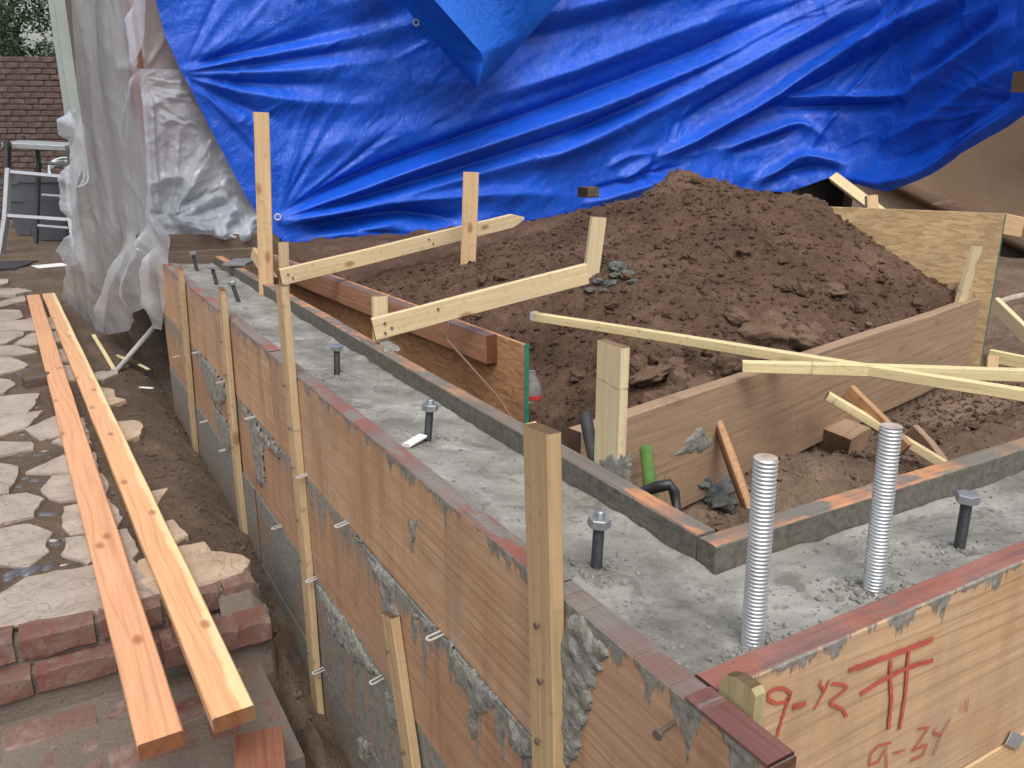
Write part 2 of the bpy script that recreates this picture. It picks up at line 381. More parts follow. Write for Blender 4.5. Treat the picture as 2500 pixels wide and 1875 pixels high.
def m_film(name, col, lo, hi, rough=.2, bump=.25):
    """thin polythene: mostly clear where flat, milky where the noise thickens it, glossy on top"""
    k = MT(name); c = k.co(False)
    n1 = k.noise(k.map(c, (1.5, 1.5, .35)), 2.2, 3, .45, .3); n2 = k.noise(k.map(c, (3, 3, 1.5)), 9., 4, .6, 1.0)
    cr = k.step(k.math('ABSOLUTE', k.math('SUBTRACT', n2, .5)), .0, .07)
    nrm = k.bump(k.math('ADD', cr, k.math('MULTIPLY', n1, .8)), bump, .012)
    k.out(col, rough, nrm, .8)
    tl = k.node('BsdfTranslucent'); tl.inputs['Color'].default_value = (*col, 1)
    mx = k.node('MixShader'); mx.inputs[0].default_value = .4; k.l.new(k.b.outputs[0], mx.inputs[1]); k.l.new(tl.outputs[0], mx.inputs[2])
    tp = k.node('BsdfTransparent'); m2 = k.node('MixShader')
    k.set(m2.inputs[0], k.ramp(n1, (.32, lo), (.66, hi)))
    k.l.new(mx.outputs[0], m2.inputs[1]); k.l.new(tp.outputs[0], m2.inputs[2])
    k.l.new(m2.outputs[0], k.n['Material Output'].inputs['Surface'])
    return k.m
M['film'] = m_film('clear_plastic_film', (.78, .82, .88), .34, .66, .10, .3)
M['film_white'] = m_film('milky_plastic_film', (.74, .79, .88), .10, .42, .10, .5)
def m_stucco(name, a, b, bump=.6):
    k = MT(name); c = k.co(False); n = k.noise(c, 2.2, 4); n2 = k.noise(c, 70., 4, .7)
    col = k.mix(k.step(n, .35, .68), a, b); col = k.mix(k.math('MULTIPLY', k.step(n2, .5, .75), .35), col, tuple(x * .6 for x in a))
    return k.out(col, .92, k.bump(n2, bump, .008), .2)
M['stucco'] = m_stucco('brown_stucco', (.16, .11, .075), (.13, .09, .062))
M['stucco_side'] = m_stucco('taupe_stucco', (.17, .14, .13), (.14, .115, .105))
M['stucco_red'] = m_stucco('red_brown_sheathing', (.26, .135, .10), (.20, .10, .075))
M['plinth'] = m_stucco('plinth_cement', (.26, .20, .155), (.21, .165, .13))
M['pale_trim'] = m_stucco('pale_painted_trim', (.42, .47, .46), (.36, .41, .40), .1)
M['gap_shade'] = m_stucco('crawl_space_shade', (.05, .045, .05), (.04, .035, .04))  # shade of the open gap under the house, put into the colour
def m_stone(name, a, b, c3):
    k = MT(name); c = k.co(); n = k.noise(c, 4.5, 6, .62, .4); n2 = k.noise(c, 40., 5, .7)
    cr = k.math('ABSOLUTE', k.math('SUBTRACT', k.noise(c, 9., 4, .6, 1.0), .5))
    col = k.ramp(n, (.32, a), (.5, b), (.68, c3))
    col = k.mix(k.math('MULTIPLY', k.step(n2, .55, .7), .5), col, tuple(x * .5 for x in a))
    col = k.mix(k.math('MULTIPLY', k.step(cr, .006, .0), .3), col, (.16, .12, .09))
    rv = k.node('ObjectInfo').outputs['Random']
    col = k.mix(k.math('MULTIPLY', rv, .3), col, tuple(x * .75 for x in a))
    h = k.math('ADD', k.math('MULTIPLY', n2, .5), k.math('MULTIPLY', k.step(cr, 0., .04), .8))
    return k.out(col, .62, k.bump(h, .6, .006), .4)
M['flag'] = m_stone('flagstone', (.27, .22, .185), (.36, .30, .255), (.44, .375, .325))
M['flag_tan'] = m_stone('flagstone_tan', (.36, .26, .18), (.44, .33, .235), (.52, .41, .30))
def m_brick(name, a, b, mort=.35):
    k = MT(name); c = k.co(); n = k.noise(c, 9., 5, .65); n2 = k.noise(c, 75., 4, .7)
    rv = k.node('ObjectInfo').outputs['Random']
    col = k.mix(rv, a, b); dn_ = k.noise(k.node('TexCoord').outputs['Object'], 14., 5, .7); col = k.mix(k.math('MULTIPLY', k.step(n, .5, .68), mort), col, (.30, .24, .21)); col = k.mix(k.math('MULTIPLY', k.step(dn_, .42, .65), mort), col, (.16, .12, .095))
    col = k.mix(k.math('MULTIPLY', k.step(n2, .52, .7), .55), col, tuple(x * .4 for x in a))
    return k.out(col, .75, k.bump(k.math('ADD', n2, n), .7, .005), .3)
M['brick'] = m_brick('red_brick', (.15, .062, .05), (.185, .10, .08), .75)
M['brick_far'] = m_brick('weathered_brick', (.105, .062, .053), (.085, .058, .052), .3)
M['mortar_bed'] = m_stucco('old_mortar', (.20, .165, .138), (.145, .118, .098), 1.)
M['mortar_dark'] = m_stucco('sooty_mortar', (.10, .078, .072), (.075, .06, .055), .6)
def m_plain(name, col, rough=.5, metal=0., spec=.5, n=0., bs=0.):
    k = MT(name); c = k.co()
    t = k.noise(c, 30., 4, .65)
    cc = k.mix(k.math('MULTIPLY', k.step(t, .4, .7), n), col, tuple(x * .45 for x in col))
    return k.out(cc, rough, k.bump(t, bs, .003) if bs else None, spec, metal)
M['galv'] = m_plain('galvanised_steel', (.72, .76, .80), .34, .75, n=.35)
M['galv_end'] = m_plain('rod_end_rusty', (.48, .40, .34), .7, .2, n=.8)
M['bolt'] = m_plain('dark_steel', (.06, .063, .068), .5, .4, n=.5, bs=.3)
M['bolt_head'] = m_plain('worn_steel', (.40, .43, .46), .38, .7, n=.5)
M['nail'] = m_plain('nail_steel', (.20, .16, .13), .5, .6, n=.5)
M['tie'] = m_plain('tie_steel', (.50, .49, .46), .5, .15, n=.5)
M['alu'] = m_plain('aluminium', (.42, .445, .48), .45, .5, n=.35)
M['black_plastic'] = m_plain('black_plastic', (.022, .022, .026), .45, n=.3)
M['rubber'] = m_plain('black_rubber', (.03, .03, .034), .6, n=.4, bs=.4)
M['green_grip'] = m_plain('green_tube', (.095, .20, .045), .5, n=.4)
M['teal'] = m_plain('green_edge_seal', (.02, .19, .13), .7, n=.6)
M['bin'] = m_plain('grey_bin_plastic', (.075, .085, .10), .55, n=.3)
M['hose'] = m_plain('pale_hose', (.45, .50, .52), .5, n=.2)
M['crayon'] = m_plain('red_crayon', (.46, .085, .06), .8, n=.5)
M['white_paint'] = m_plain('whitewashed_wood', (.68, .69, .70), .7, n=.25)
M['wire'] = m_plain('rusty_wire', (.20, .12, .08), .7, .2, n=.4)
M['pebble'] = m_plain('wet_pebble', (.10, .105, .12), .3, n=.5)
M['pebble_pale'] = m_plain('pale_pebble', (.36, .35, .34), .5, n=.4)
M['pvc'] = m_plain('grubby_white_pipe', (.62, .60, .54), .5, n=.35)
M['label_red'] = m_plain('red_label', (.55, .04, .04), .4)
M['bark'] = m_plain('bark', (.09, .065, .05), .9, n=.5, bs=.5)
def m_osb(name, a, b, c3):
    k = MT(name); c = k.co(False); f = None
    for ang, sc in ((.35, 27.), (-.6, 23.), (1.25, 26.), (2.2, 20.)):
        m = k.node('Mapping'); k.set(m.inputs['Vector'], c); m.inputs['Rotation'].default_value = (0, 0, ang); m.inputs['Scale'].default_value = (1, 4.2, 1)
        vo = k.node('TexVoronoi'); vo.voronoi_dimensions = '2D'; k.set(vo.inputs['Vector'], m.outputs[0]); vo.inputs['Scale'].default_value = sc
        r = k.node('SeparateColor', Color=vo.outputs['Color']).outputs[0]; r = k.math('POWER', r, 2.)
        f = r if f is None else k.math('MAXIMUM', f, k.math('MULTIPLY', r, .97))
    g = k.noise(k.map(c, (1, 3, 1)), 55., 4, .6); n = k.noise(c, 5., 3)
    col = k.ramp(f, (.25, a), (.62, b), (.97, c3)); col = k.mix(k.math('MULTIPLY', k.step(g, .5, .7), .35), col, tuple(x * .6 for x in a)); col = k.mix(k.math('MULTIPLY', k.step(n, .4, .7), .3), col, tuple(x * .7 for x in a))
    return k.out(col, .6, k.bump(k.math('ADD', f, g), .5, .003), .35)
M['osb'] = m_osb('strand_board', (.38, .25, .13), (.46, .315, .17), (.54, .385, .22))
M['osb_wet'] = m_osb('strand_board_wet', (.36, .175, .085), (.48, .25, .125), (.56, .31, .155))
def m_leaf():
    k = MT('leaf'); rv = k.noise(k.co(False), 3., 3)
    return k.out(k.mix(k.step(rv, .35, .65), (.028, .05, .022), (.06, .095, .04)), .6)
M['leaf'] = m_leaf()
def m_bottle():
    k = MT('clear_bottle'); k.out((.85, .9, .9), .08, None, .6); k.b.inputs['Transmission Weight'].default_value = .85; k.b.inputs['IOR'].default_value = 1.2; return k.m
M['bottle'] = m_bottle()

# ---------------------------------------------------------------- ground
def yard_h(x, y):
    """soil left of the form: patio level, sloping to a trench along the form, lower in front of the steps"""
    z = -.668 + 0 * x
    e = .33 + .07 * fbm(y * 1.3, y * 0 + 2, 3, 2)
    d = np.clip((x - e) / (.538 - e + .02), 0, 1); z = z - .16 * d ** 1.5 * (y < 12)
    near = np.clip((2.75 - y) / .8, 0, 1); z = z - near * .2 * np.clip((x - .30) / .2, 0, 1)
    low = np.clip((2.30 - y) / .04, 0, 1) * np.clip((.47 - x) / .04, 0, 1); low = np.maximum(low, np.clip((1.9 - y) / .3, 0, 1)); z = z * (1 - low) + low * (-1.02)
    z = np.where(x > .57, np.minimum(z, -.9), z)
    return z + .016 * fbm(x * 6, y * 6, 5, 3) + .03 * np.clip((x - .25) / .2, 0, 1) * fbm(x * 9, y * 9, 4, 6)
def axis_pts(spec):
    out = []
    for a, b, s in spec: out += list(np.arange(a, b, s))
    return np.array(out + [spec[-1][1]])
gx = axis_pts([(-60, -4, 4), (-4, -.6, .2), (-.6, .56, .018), (.56, 60, 6)]); gy = axis_pts([(-20, .2, 1.), (.2, 1.6, .05), (1.6, 6.2, .022), (6.2, 14, .12), (14, 80, 6)])
X, Y = np.meshgrid(gx, gy, indexing='ij'); Z = yard_h(X, Y)
g = obj('ground', np.stack([X, Y, Z], -1).reshape(-1, 3), gridfaces(len(gx), len(gy)), M['dirt_yard'], smooth=True); tag(g, kind='structure')

# interior soil: trench beside the inner form, pit in front of the plank, boxed mound, low ground to the right
BL, BR = Vector((1.02, 1.355, 0)), Vector((3.06, 1.80, 0))       # line of the plank
def plank_y(x): return BL.y + (x - BL.x) * (BR.y - BL.y) / (BR.x - BL.x)
_cp = []
for xx, zz in ((1.0, -.3), (1.25, -.20), (1.5, -.10), (1.8, -.045), (2.2, -.03), (2.6, -.015), (3.0, -.01)): _cp.append((xx, plank_y(xx) + .05, zz))
for px_, py_, D_ in ((1655, 432, 3.6), (1690, 432, 3.58), (1780, 466, 3.5), (1850, 474, 3.45), (1950, 487, 3.35), (2000, 526, 3.25), (2100, 594, 3.15), (2190, 645, 3.05), (2235, 694, 3.0), (2340, 737, 2.95),
                     (1580, 482, 3.72), (1850, 640, 2.95), (1650, 620, 3.1), (1600, 760, 2.6), (2000, 700, 2.85)): _cp.append(tuple(pD(px_, py_, D_)))
_cp += [tuple(pY(x_, y_, w_)) for x_, y_, w_ in ((1436, 487, 4.4), (1530, 500, 3.8), (1460, 516, 4.2), (1400, 530, 4.35), (1290, 552, 4.35), (1150, 578, 4.35))]
_cp += [(2.0, 3.5, .085), (1.85, 3.0, .10), (2.2, 3.9, .075), tuple(pz(1444, 668, .115)), tuple(pz(1143, 645, .045)), (1.2, 4.5, -.02), (3.4, 4.6, .04), (4., 4.6, .03), (1.26, 2.05, -.24), (1.3, 2.5, -.10), (1.24, 3.2, -.04), (1.18, 3.8, -.02), (2.95, 3.4, .26), (3.3, 4.2, .05), (1.5, 2.2, -.09), (1.0, 1.8, -.3), (5, 4.8, .0), (5, 3, -.3), (4, 2.4, -.35)]
_cp = np.array(_cp); _A = np.hypot(_cp[:, None, 0] - _cp[None, :, 0], _cp[:, None, 1] - _cp[None, :, 1]); _A = np.sqrt(_A ** 2 + .06 ** 2)
_w = np.linalg.solve(_A, _cp[:, 2])
def rbf(x, y):
    z = 0
    for (a_, b_, _), w_ in zip(_cp, _w): z = z + w_ * np.sqrt((x - a_) ** 2 + (y - b_) ** 2 + .0036)
    return z
def inner_h(x, y):
    sm = lambda v, a, b: (lambda t: t * t * (3 - 2 * t))(np.clip((v - a) / (b - a), 0, 1))
    back = y - plank_y(x) - .02
    pit = -.335 + .05 * fbm(x * 2.2, y * 2.2, 3, 1)
    pit = pit + .12 * np.exp(-((x - 1.28) ** 2 + (y - 1.16) ** 2) / .018) + .07 * np.exp(-((x - 1.62) ** 2 + (y - 1.33) ** 2) / .03)
    pit = pit + .10 * np.exp(-((x - 2.5) ** 2 / .3 + (y - 1.3) ** 2 / .03))
    box = rbf(x, y)
    inside = sm(back, -.03, .03)
    right = sm(x, 3.08 - .3 * (y - 1.8), 3.2 - .3 * (y - 1.8)) * sm(y, 5.0, 3.5)
    z = pit * (1 - inside) + inside * box
    z = z * (1 - right) + right * (-.36 + .06 * fbm(x * 1.2, y * 1.2, 3, 4))
    px_ = 1.212 - .052 * (y - 2.01); tr = sm(x, px_ + .045, px_ + .012) * sm(y, 4.4, 4.2) * sm(y, 1.42, 1.5); z = z * (1 - tr) + tr * (-.5)
    z = z + .03 * sm(y, 3.2, 4.6) * (x < 4)
    rough = .022 * fbm(x * 5, y * 5, 5, 5, .6) + .012 * ridged(x * 11, y * 11, 3, 2) + .008 * fbm(x * 32, y * 32, 3, 8)
    return z + rough * 1.6
ix = axis_pts([(.862, 3.2, .013), (3.2, 5.2, .03), (5.2, 12, .25), (12, 60, 4)]); iy = axis_pts([(.815, 3.6, .013), (3.6, 5.0, .03)])
X, Y = np.meshgrid(ix, iy, indexing='ij'); Z = inner_h(X, Y)
g = obj('dirt_ground', np.stack([X, Y, Z], -1).reshape(-1, 3), gridfaces(len(ix), len(iy)), M['dirt'], smooth=True); tag(g, kind='structure')
g.data.materials.append(M['dirt_pit']); _c = np.stack([X, Y], -1)[:-1, :-1].reshape(-1, 2)               # paler, drier soil in the pit before the plank
_mi = ((_c[:, 1] < plank_y(_c[:, 0])) | (_c[:, 0] > 3.3)).astype(np.int32); g.data.polygons.foreach_set('material_index', _mi)

# loose crumbs: far too many to count
def scatter(name, n, region, size, hfun, mat, seed, flat=.8):
    r = np.random.RandomState(seed); vs = []; fs = []; o = 0
    shapes = [lump_shape(ICO0, seed * 10 + i, .28, flat) for i in range(6)]
    pts = region(r, n)
    zz = hfun(pts[:, 0], pts[:, 1])
    for i in range(len(pts)):
        s = size[0] * (size[1] / size[0]) ** (r.rand() ** 2.6); a = r.rand() * 6.28; c, d = math.cos(a), math.sin(a)
        v = shapes[r.randint(6)] * s; v = np.stack([v[:, 0] * c - v[:, 1] * d, v[:, 0] * d + v[:, 1] * c, v[:, 2]], 1)
        vs.append(v + np.array([pts[i, 0], pts[i, 1], zz[i] + s * .25])); fs.append(ICO0[1] + o); o += 12
    ob = obj(name, np.concatenate(vs), np.concatenate(fs), mat); return tag(ob, kind='stuff')
def rect(x0, x1, y0, y1): return lambda r, n: np.stack([x0 + (x1 - x0) * r.rand(n), y0 + (y1 - y0) * r.rand(n)], 1)
o = scatter('dirt_crumbs', 8500, rect(1.2, 3.1, 1.45, 3.4), (.003, .015), inner_h, M['dirt'], 3); tag(o, 'loose brown soil crumbs strewn over the dirt heap', 'soil')
o = scatter('pit_crumbs', 1800, rect(.9, 3.0, .86, 1.7), (.003, .016), inner_h, M['dirt_pit'], 4); tag(o, 'loose tan soil crumbs in the pit below the plank', 'soil')
o = scatter('yard_crumbs', 1400, rect(.2, .53, 1.9, 5.4), (.002, .013), yard_h, M['dirt_yard'], 5); tag(o, 'loose soil crumbs along the foot of the formwork', 'soil')
# larger clods one can pick out
CL = [mesh('clod', lump_shape(ICO3, 50 + i, .34, .8), ICO3[1], M['clod'], True) for i in range(6)]
CLP = [mesh('clod', lump_shape(ICO3, 70 + i, .3, .8), ICO3[1], M['clod_pale'], True) for i in range(3)]
def ground_hit(px, py, hf):
    d = ray(px, py); t = np.arange(.8, 12, .006); P = _C[None, :] + d[None, :] * t[:, None]
    k = np.nonzero(P[:, 2] < hf(P[:, 0], P[:, 1]))[0]
    return V(P[k[0]] if len(k) else _C + d * 3)
def put_clod(p, s, pale, label, group):
    o = bpy.data.objects.new('dirt_clod', rnd.choice(CLP if pale else CL)); COL.objects.link(o)
    o.location = (p.x, p.y, p.z + s * .3); o.scale = (s, s * rnd.uniform(.8, 1.1), s * rnd.uniform(.75, 1.)); o.rotation_euler = (rnd.uniform(-.4, .4), rnd.uniform(-.4, .4), rnd.uniform(0, 6.28))
    return tag(o, label, 'clod', group)
clods = [(1590, 935, .055), (1660, 955, .05), (1700, 960, .045), (1870, 830, .07), (1950, 850, .075), (1800, 790, .05), (1560, 900, .035), (1480, 890, .03), (1640, 905, .04),
         (2030, 720, .045), (1980, 840, .05), (1735, 870, .035), (1690, 640, .02), (1820, 620, .03), (1960, 720, .035), (2060, 700, .02), (2100, 760, .03), (2240, 750, .025),
         (1770, 905, .04), (1600, 990, .04), (1880, 780, .03), (1720, 720, .025), (1530, 680, .022), (1900, 640, .028), (2150, 690, .02), (1180, 690, .03), (1250, 650, .022), (1010, 700, .02)]
for i, (px, py, s) in enumerate(clods):
    p = ground_hit(px, py, inner_h); put_clod(p, s, i < 8 or rnd.random() < .25, 'lump of brown earth resting on the dirt heap behind the plank', 'earth clods on the heap')
for i in range(24):
    x, y = rnd.uniform(1.3, 3.0), rnd.uniform(1.6, 2.9); p = Vector((x, y, float(inner_h(np.array([x]), np.array([y]))[0])))
    put_clod(p, rnd.uniform(.013, .03), rnd.random() < .15, 'lump of brown earth resting on the dirt heap behind the plank', 'earth clods on the heap')
for i in range(26):
    x, y = rnd.uniform(1.0, 2.9), rnd.uniform(.9, 1.35); p = Vector((x, y, float(inner_h(np.array([x]), np.array([y]))[0])))
    put_clod(p, rnd.uniform(.012, .026), True, 'small clod of tan earth lying in the pit before the plank', 'earth clods in the pit')
CLY = [mesh('clay_lump', lump_shape(ICO3, 90 + i, .36, .6), ICO3[1], M['clay'], True) for i in range(3)]
for px, py, s in [(1510, 655, .028), (1528, 672, .026), (1462, 690, .022), (1490, 698, .024), (1545, 690, .018), (1440, 712, .02), (1475, 600, .018), (1500, 676, .02), (1475, 712, .016), (1425, 700, .014)]:
    p = ground_hit(px, py, inner_h); o = bpy.data.objects.new('clay_lump', rnd.choice(CLY)); COL.objects.link(o)
    o.location = (p.x, p.y, p.z + s * .25); o.scale = (s, s, s); o.rotation_euler = (0, 0, rnd.uniform(0, 6))
    tag(o, 'blue-grey lump of mortar on the heap below the short brace stake', 'mortar lump', 'grey mortar lumps on the heap')
for px, py, s in [(1740, 1205, .05), (1700, 1170, .035), (1765, 1235, .035)]:
    p = ground_hit(px, py, inner_h); o = bpy.data.objects.new('clay_lump', rnd.choice(CLY)); COL.objects.link(o)
    o.location = (p.x, p.y, p.z + s * .2); o.scale = (s, s, s); o.rotation_euler = (0, 0, rnd.uniform(0, 6))
    tag(o, 'wet grey mortar lump in the pit between green tube and hammer handle', 'mortar lump', 'grey mortar lumps in the pit')

# ---------------------------------------------------------------- flagstone patio and brick steps
PZ = -.642
patio_v = [(-9, 2.29, PZ - .011), (.30, 2.29, PZ - .011), (.30, 2.6, PZ - .011), (.16, 6.5, PZ - .011), (-9, 6.5, PZ - .011)]
patio = obj('patio', patio_v + [(x, y, z - .3) for x, y, z in patio_v], [(0, 1, 2, 3, 4)] + [(i, i + 5, (i + 1) % 5 + 5, (i + 1) % 5) for i in range(5)], M['dirt_yard'])
tag(patio, kind='structure')
def c2(*p): return [(x * .31646, 500 + y * .31646) for x, y in p]
def c3(*p): return [(x * .36166, 900 + y * .36166) for x, y in p]
def c4(*p): return [(x * .36166, 1350 + y * .36166) for x, y in p]
FLAGS = [c3((-60, 190), (265, 165), (225, 255), (190, 285), (-60, 305)), c3((-60, 315), (295, 285), (170, 400), (110, 415), (-60, 470)),
         c3((-60, 492), (215, 490), (225, 535), (-60, 600)), c3((-60, 620), (125, 660), (120, 720), (60, 830), (-60, 850)),
         c3((165, 405), (370, 320), (560, 330), (600, 420), (395, 450), (270, 480)), c3((345, 490), (400, 462), (600, 440), (620, 500), (420, 515)),
         c3((170, 700), (300, 640), (430, 580), (640, 560), (670, 690), (460, 700)), c3((270, 810), (350, 720), (470, 710), (690, 705), (740, 780), (720, 870), (510, 880), (400, 890), (330, 870)),
         c3((-60, 870), (180, 830), (300, 870), (230, 960), (230, 990), (-60, 1065)), c3((-60, 1085), (190, 1045), (360, 1105), (310, 1170), (335, 1230), (200, 1340), (-60, 1310)),
         c3((415, 1000), (430, 930), (520, 915), (740, 880), (830, 1000), (790, 1060), (580, 1100), (470, 1110), (415, 1060)),
         c3((410, 1250), (440, 1140), (580, 1120), (860, 1075), (940, 1230), (880, 1290), (620, 1300), (590, 1325), (470, 1270)),
         c4((-60, 300), (50, 240), (170, 160), (610, 85), (900, 40), (1045, 280), (960, 300), (690, 370), (-60, 500)),
         c3((640, 60), (770, 0), (800, 30), (700, 75)), c3((560, 100), (660, 115), (770, 140), (780, 200), (850, 210), (740, 245), (640, 230)),
         c3((740, 360), (910, 345), (965, 380), (940, 450), (850, 480), (760, 450)), c3((930, 840), (1010, 830), (1140, 805), (1060, 930), (980, 925)),
         c3((1000, 1020), (1110, 1030), (1170, 1020), (1270, 1120), (1180, 1170), (1040, 1150)),
         c3((930, 1290), (1210, 1190), (1380, 1160), (1430, 1230), (1640, 1255), (1690, 1290), (1640, 1370), (1330, 1470), (1050, 1520), (900, 1400)),
         c2((-60, 760), (190, 700), (200, 740), (120, 755), (-60, 800)), c2((-60, 810), (150, 810), (185, 860), (110, 890), (-60, 905)), c2((190, 880), (235, 870), (420, 860), (460, 950), (250, 960), (-60, 970), (-60, 915)),
         c2((-60, 980), (190, 975), (185, 1000), (50, 1060), (-60, 1080)), c2((110, 1065), (240, 985), (460, 970), (500, 1050), (280, 1070), (200, 1080)), c2((-60, 1090), (130, 1080), (285, 1130), (150, 1150), (-60, 1165)),
         c2((-60, 1170), (90, 1170), (220, 1230), (190, 1255), (60, 1290), (-60, 1320)), c2((-60, 1330), (80, 1345), (120, 1380), (30, 1450), (-60, 1470)),
         c2((-60, 575), (65, 570), (60, 600), (-60, 630)), c2((-40, 650), (140, 640), (250, 660), (120, 685), (-40, 690)),
         c2((700, 1300), (790, 1280), (880, 1295), (800, 1345), (720, 1340)), c2((330, 1120), (520, 1110), (560, 1200), (380, 1210)), c2((370, 1250), (600, 1230), (650, 1340), (400, 1360))]
def slab(name, pxs, z, th, mat, parent, seed, jag=.006, pts=None):
    pts = pts or [pz(x, y, z) for x, y in pxs]; r = np.random.RandomState(seed); out = []
    n = len(pts)
    for i in range(n):
        a, b = pts[i], pts[(i + 1) % n]; m = max(1, int((b - a).length / .035))
        for j in range(m):
            p = a.lerp(b, j / m); k = jag if j else 0
            out.append(p + Vector((r.uniform(-k, k), r.uniform(-k, k), 0)))
    c = sum(out, Vector()) / len(out); n = len(out); tilt = Vector((r.uniform(-.012, .012), r.uniform(-.012, .012), 0))
    lift = lambda p: tilt.dot(p - c)
    vs = [Vector((p.x, p.y, z - .003 + lift(p))) for p in out] + [c + (p - c) * .985 + Vector((0, 0, .0 + lift(p) + r.uniform(-.0015, .0015))) for p in out] + [Vector((p.x, p.y, z - th)) for p in out]
    fs = []
    for i in range(n):
        j = (i + 1) % n; fs += [(i, j, n + j, n + i), (2 * n + i, 2 * n + j, j, i)]
    vs.append(c + Vector((0, 0, .002))); fs += [(n + i, n + (i + 1) % n, 3 * n) for i in range(n)]
    me_pts = [v - c for v in vs]
    ar = sum((out[i].x * out[(i + 1) % n].y - out[(i + 1) % n].x * out[i].y) for i in range(n))
    if ar < 0: fs = [tuple(reversed(f)) for f in fs]
    return obj(name, me_pts, fs, mat, parent, False, Matrix.Translation(c))
for i, fl in enumerate(FLAGS): slab('flagstone', fl, PZ, .05, M['flag_tan'] if i in (18, 17, 16, 15, 14) else M['flag'], patio, 200 + i)
fg = random.Random(4)
for i in range(5):
    for j in range(15):
        cx_, cy_ = -.56 - i * .27 + fg.uniform(-.03, .03) + (j % 2) * .1, 2.45 + j * .262 + fg.uniform(-.03, .03); n_ = fg.randint(6, 8); out_ = []
        for q in range(n_):
            a = 6.283 * q / n_ + fg.uniform(-.2, .2); r = fg.uniform(.105, .142); out_.append(Vector((cx_ + r * math.cos(a), max(2.315, cy_ + r * math.sin(a)), PZ)))
        slab('flagstone', None, PZ, .05, M['flag'], patio, 600 + i * 20 + j, pts=out_)
# pebbles in the joints
PB = [mesh('pebble', lump_shape(ICO1, 300 + i, .1, .6), ICO1[1], M['pebble'], True) for i in range(3)]; PBW = [mesh('pebble', lump_shape(ICO1, 310 + i, .1, .6), ICO1[1], M['pebble_pale'], True) for i in range(2)]
for p, s, w in [(c2((215, 1275))[0], .030, 0), (c2((150, 1310))[0], .028, 0), (c2((285, 1570))[0], .016, 1), (c3((90, 430))[0], .02, 0), (c3((150, 450))[0], .018, 1), (c3((190, 540))[0], .02, 1), (c3((260, 590))[0], .03, 0), (c3((150, 590))[0], .025, 0),
             (c3((240, 760))[0], .03, 0), (c3((170, 745))[0], .025, 0), (c3((310, 990))[0], .04, 0), (c3((370, 1190))[0], .025, 0), (c3((345, 1165))[0], .03, 1), (c3((200, 1370))[0], .05, 0), (c3((320, 1350))[0], .03, 0), (c3((90, 1385))[0], .04, 0), (c3((430, 1330))[0], .02, 1),
             (c3((300, 560))[0], .02, 1), (c3((120, 470))[0], .018, 0), (c3((340, 600))[0], .02, 0), (c3((130, 800))[0], .022, 0), (c3((60, 1420))[0], .03, 0)]:
    q = pz(p[0], p[1], PZ - .014); o = bpy.data.objects.new('pebble', rnd.choice(PBW if w else PB)); COL.objects.link(o); o.location = q; o.scale = (s * .8, s * .55, s * .5); o.rotation_euler = (0, 0, rnd.uniform(-.6, .6))
    tag(o, 'pale rounded pebble set in a joint between the flagstones' if w else 'dark wet pebble set in a joint between the flagstones', 'pebble', 'pale pebbles between flagstones' if w else 'dark pebbles between flagstones')
pv = []
r_ = np.random.RandomState(5)
def joint_pts(r, n): return np.stack([r.uniform(-.35, .28, n), r.uniform(2.35, 6.0, n)], 1)
o = scatter('gravel', 900, joint_pts, (.003, .011), lambda x, y: PZ - .013 + 0 * x, M['pebble'], 9, .6); tag(o, 'fine dark gravel filling the joints between flagstones', 'gravel')

# brick steps: edge course, second course, tread
def rough_brick(L, W, Hh, seed, ch=.006):
    r = np.random.RandomState(seed); n = 4; vs = []; fs = []
    xs = np.linspace(-L / 2, L / 2, n)
    prof = [(-W / 2 + ch, -Hh / 2), (W / 2 - ch, -Hh / 2), (W / 2, -Hh / 2 + ch), (W / 2, Hh / 2 - ch), (W / 2 - ch, Hh / 2), (-W / 2 + ch, Hh / 2), (-W / 2, Hh / 2 - ch), (-W / 2, -Hh / 2 + ch)]
    for i, x in enumerate(xs):
        e = 1 if 0 < i < n - 1 else .985
        for (a, b) in prof: vs.append((x + r.uniform(-.002, .002), a * e + r.uniform(-.003, .003), b * e + r.uniform(-.003, .003)))
        if i:
            for j in range(8): fs.append(((i - 1) * 8 + j, (i - 1) * 8 + (j + 1) % 8, i * 8 + (j + 1) % 8, i * 8 + j))
    fs.append(tuple(reversed(range(8)))); fs.append(tuple((n - 1) * 8 + j for j in range(8)))
    return [tuple(v) for v in vs], [tuple(reversed(f)) for f in fs]
BK = [mesh('brick', *rough_brick(.2, .095, .062, 400 + i), M['brick']) for i in range(5)]
steps = thing('brick_steps', 'low red brick steps at the edge of the flagstone patio', 'brick steps', (0, 2.2, -1.0))
def brick(x, y, z, sx=1., sy=1., sz=1., rz=0.):
    o = bpy.data.objects.new('brick', rnd.choice(BK)); link(o, steps, Matrix.Translation((x, y, z)) @ Matrix.Rotation(rz + rnd.uniform(-.02, .02), 4, 'Z') @ Matrix.Diagonal((sx, sy, sz, 1)))
x = -1.4
while x < .40:                                            # edge course, flush with the patio
    L = rnd.uniform(.15, .19); L = min(L, .43 - x); brick(x + L / 2, 2.262 + rnd.uniform(-.004, .004), PZ - .038, (L - .014) / .2, .9, 1.12); x += L
x = -1.45
while x < .42:                                            # second course, a little proud
    L = rnd.uniform(.17, .2); L = min(L, .47 - x); brick(x + L / 2, 2.222, PZ - .118, (L - .01) / .2, 1.1, 1.05); x += L
for xx in (.20, .30, .39): brick(xx, 2.145, PZ - .105, .46, 1.0, 1.1)
for j in range(4):                                         # lower tread, laid flat
    x = -1.5 + (j % 2) * .11
    while x < .30 - .02 * j:
        brick(x + .105, 2.115 - j * .108, -.876 + rnd.uniform(-.006, .004), min(1., (.37 - x) / .205), 1.06, .8); x += .212
